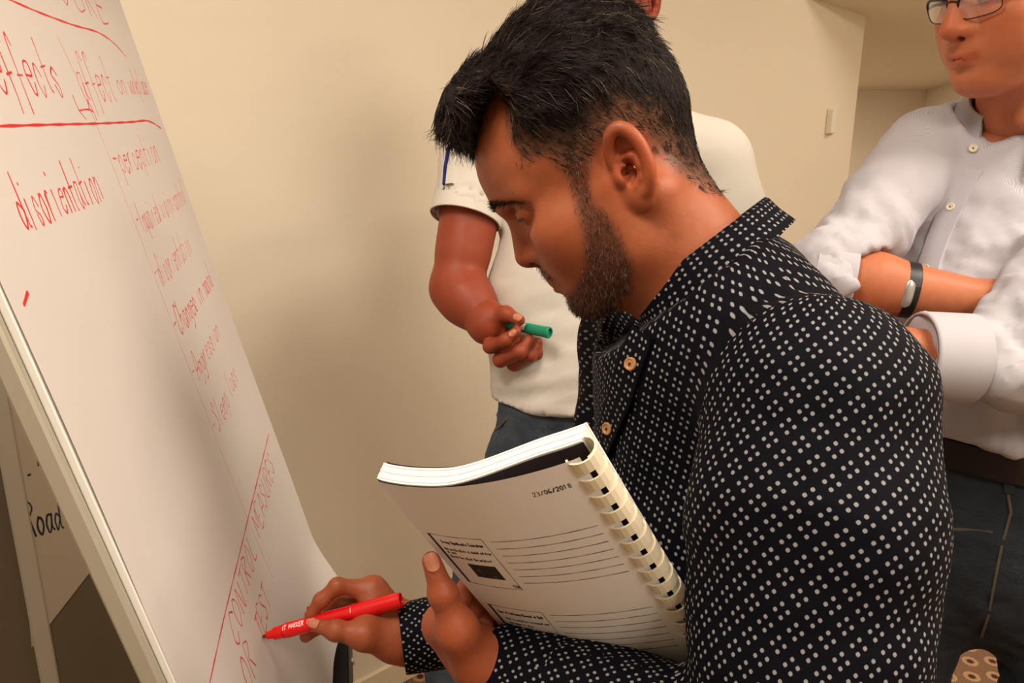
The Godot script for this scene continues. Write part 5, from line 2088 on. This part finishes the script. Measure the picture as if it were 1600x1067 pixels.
	sm = rumple(sm, func(p: Vector3, _n: Vector3) -> float:
		var w := p - er
		var on_arm := 1.0 - soft(0.06, 0.20, w.length())
		var w2 := p - el
		var on_left := 1.0 - soft(0.10, 0.30, w2.length())
		var k := 0.0035 + 0.010 * maxf(on_arm, on_left)
		return 0.003 * f1.get_noise_3dv(p) + k * f2.get_noise_3d(p.x * 1.2 + p.y * 0.8, p.y * 0.6 - p.x * 0.3, p.z))
	var seg := [[nb, pel, 0.16], [sr, er, 0.056], [er, cr, 0.05], [sl, el, 0.06], [el, cl, 0.055], [nb, sr.lerp(nb, 0.1), 0.075], [nb, sl.lerp(nb, 0.1), 0.075]]
	var groups := [[pel, Vector3.UP, fb, 0.16, 0.0], [sr, ua, fb, 0.06, 0.2], [er, (cr - er).normalized(), Vector3.UP, 0.05, 0.2], [sl, (el - sl).normalized(), fb, 0.06, 0.2], [el, (cl - el).normalized(), Vector3.UP, 0.055, 0.2], [nb, (sr - nb).normalized(), Vector3.UP, 0.08, 0.1], [nb, (sl - nb).normalized(), Vector3.UP, 0.08, 0.1]]
	var shirt := part("shirt", cloth_mesh(sm, groups, nearest(seg)), mats.oxford, o, "pale grey oxford shirt with white buttons")
	var nu := (ear - nb).normalized()
	var face := Vector3(-0.75, 0, 0.66)
	part("collar", leaf_collar(nb + nu * 0.048, (nu + face * 0.16).normalized(), -face, 0.068, 0.070, 0.036, 0.054, 0.50, 0.3, 0.006, 2.2), mats.oxford, shirt)
	part("placket", strip_on(s, [Vector2(1517, 262), Vector2(1505, 285), Vector2(1486, 325), Vector2(1466, 372), Vector2(1452, 412), Vector2(1444, 450)], 0.016, 0.0022), mats.oxford, shirt)
	for q in [[1486, 324], [1447, 420], [1520, 232]]:
		var d := (at(q[0], q[1], 1.0) - EYE).normalized()
		var p := march(s, EYE, d)
		var n := facing(s, p)
		sew_button(shirt, p + n * 0.002, n, 0.0055, mats.button_white)
	part("cuff", cuff_band(cr - (wr - er).normalized() * 0.045, cr + (wr - er).normalized() * 0.004, 0.0525, 0.0500, Vector3.UP, 1.0, 0.004), mats.oxford, shirt)
	part("cuff", cuff_band(cl - (wl - el).normalized() * 0.055, cl + (wl - el).normalized() * 0.006, 0.0530, 0.0510, Vector3.UP, 1.0, 0.005), mats.oxford, shirt)
	# fitness band
	var axis := (wr - er).normalized()
	var bp := er.lerp(wr, 0.50)
	var band_ := part("wrist_band", cuff_band(bp - axis * 0.009, bp + axis * 0.009, 0.0362, 0.0358, view.basis.z, 1.0, 0.003), mats.band, o, "black rubber fitness band with a silver pill")
	var out := (EYE - bp).slide(axis).normalized().rotated(axis, 0.15)
	var pth := PackedVector3Array()
	var prd := PackedFloat32Array()
	for k in 13:
		var u := k / 12.0 * 2.0 - 1.0
		var dir := out.rotated(axis, u * 0.50)
		pth.append(bp - axis * 0.004 + dir * 0.0362)
		prd.append(0.0062 * sqrt(maxf(1.0 - pow(absf(u), 5.0), 0.02)))
	part("tracker_pill", tube(pth, prd, 14, out, 0.40), mats.silver, band_)
	# glasses
	var g := part("glasses", tube(PackedVector3Array([t * mm(-9, 10, 113), t * mm(0, 12.5, 116), t * mm(9, 10, 113)]), PackedFloat32Array([0.0014, 0.0014, 0.0014]), 8), mats.black, body, "rectangular black wire glasses")
	for sd in [-1.0, 1.0]:
		var rim := PackedVector3Array()
		var rr := PackedFloat32Array()
		var rim_at := func(a: float) -> Vector3:
			var c := Vector2(cos(a), sin(a))
			var k := pow(pow(absf(c.x), 3.6) + pow(absf(c.y), 3.6), -1.0 / 3.6)
			var q := c * k
			return mm((33.0 + q.x * 25.0) * sd, 3.0 + q.y * 14.5 + q.x * 1.5, 113.5 - 0.012 * pow(33.0 + q.x * 25.0, 2.0) * 0.35 - (3.0 if q.y < 0.0 else 0.0) * absf(q.y))
		for k in 41:
			var a: float = TAU * k / 40.0
			rim.append(t * (rim_at.call(a) as Vector3))
			rr.append(lerpf(0.0007, 0.0018, soft(-0.1, 0.5, sin(a))))
		part("rim", tube(rim, rr, 8), mats.black, g)
		part("lens", grid(24, 4, func(u, v): return t * (mm(33.0 * sd, 3.0, 111.0).lerp(rim_at.call(u * TAU), lerpf(0.02, 0.98, v)))), mats.lens, g)
		part("temple_arm", tube(PackedVector3Array([t * mm(58 * sd, 9, 98), t * mm(72 * sd, 10, 80), t * mm(77 * sd, 12, 40), t * mm(80 * sd, 14, 4), t * mm(84 * sd, -6, -16)]), PackedFloat32Array([0.0022, 0.0022, 0.0018, 0.0016, 0.0018]), 8), mats.black, g)
	# belt, jeans, shoes
	var lt := Vector3(lat.x, 0, lat.z).normalized()
	var f := Vector3(fb.x, 0, fb.z).normalized()
	if f.dot(EYE - pel) < 0:
		f = -f
	var hips := Vector3(pel.x, waist - 0.12, pel.z)
	var k1 := hips - lt * 0.12 + f * 0.03
	k1.y = 0.47
	var k2 := hips + lt * 0.12 + f * 0.02
	k2.y = 0.47
	var legs := [[hips - lt * 0.088, k1, Vector3(k1.x, 0.08, k1.z) - f * 0.04], [hips + lt * 0.088, k2, Vector3(k2.x, 0.08, k2.z) - f * 0.04]]
	var jb := legs_and_shoes(o, hips, lt, waist - 0.018, legs, 0.165, mats.jeans_dark, f)
	part("belt", cuff_band(Vector3(hips.x, waist - 0.034, hips.z), Vector3(hips.x, waist + 0.004, hips.z), 0.1745, 0.1740, f, 0.71, 0.004), mats.belt, o, "dark brown leather belt")
	part("fly_seam", strip_on(jb, [Vector2(1574, 765), Vector2(1580, 800), Vector2(1566, 850), Vector2(1556, 900), Vector2(1545, 960), Vector2(1532, 1000)], 0.0016, 0.0012), mats.stitch, o)
	part("pocket_edge", strip_on(jb, [Vector2(1478, 825), Vector2(1515, 828), Vector2(1556, 832)], 0.0020, 0.0014), mats.stitch, o)
	part("belt_loop", strip_on(jb, [Vector2(1577, 752), Vector2(1578, 772)], 0.006, 0.004), mats.jeans_dark, o)
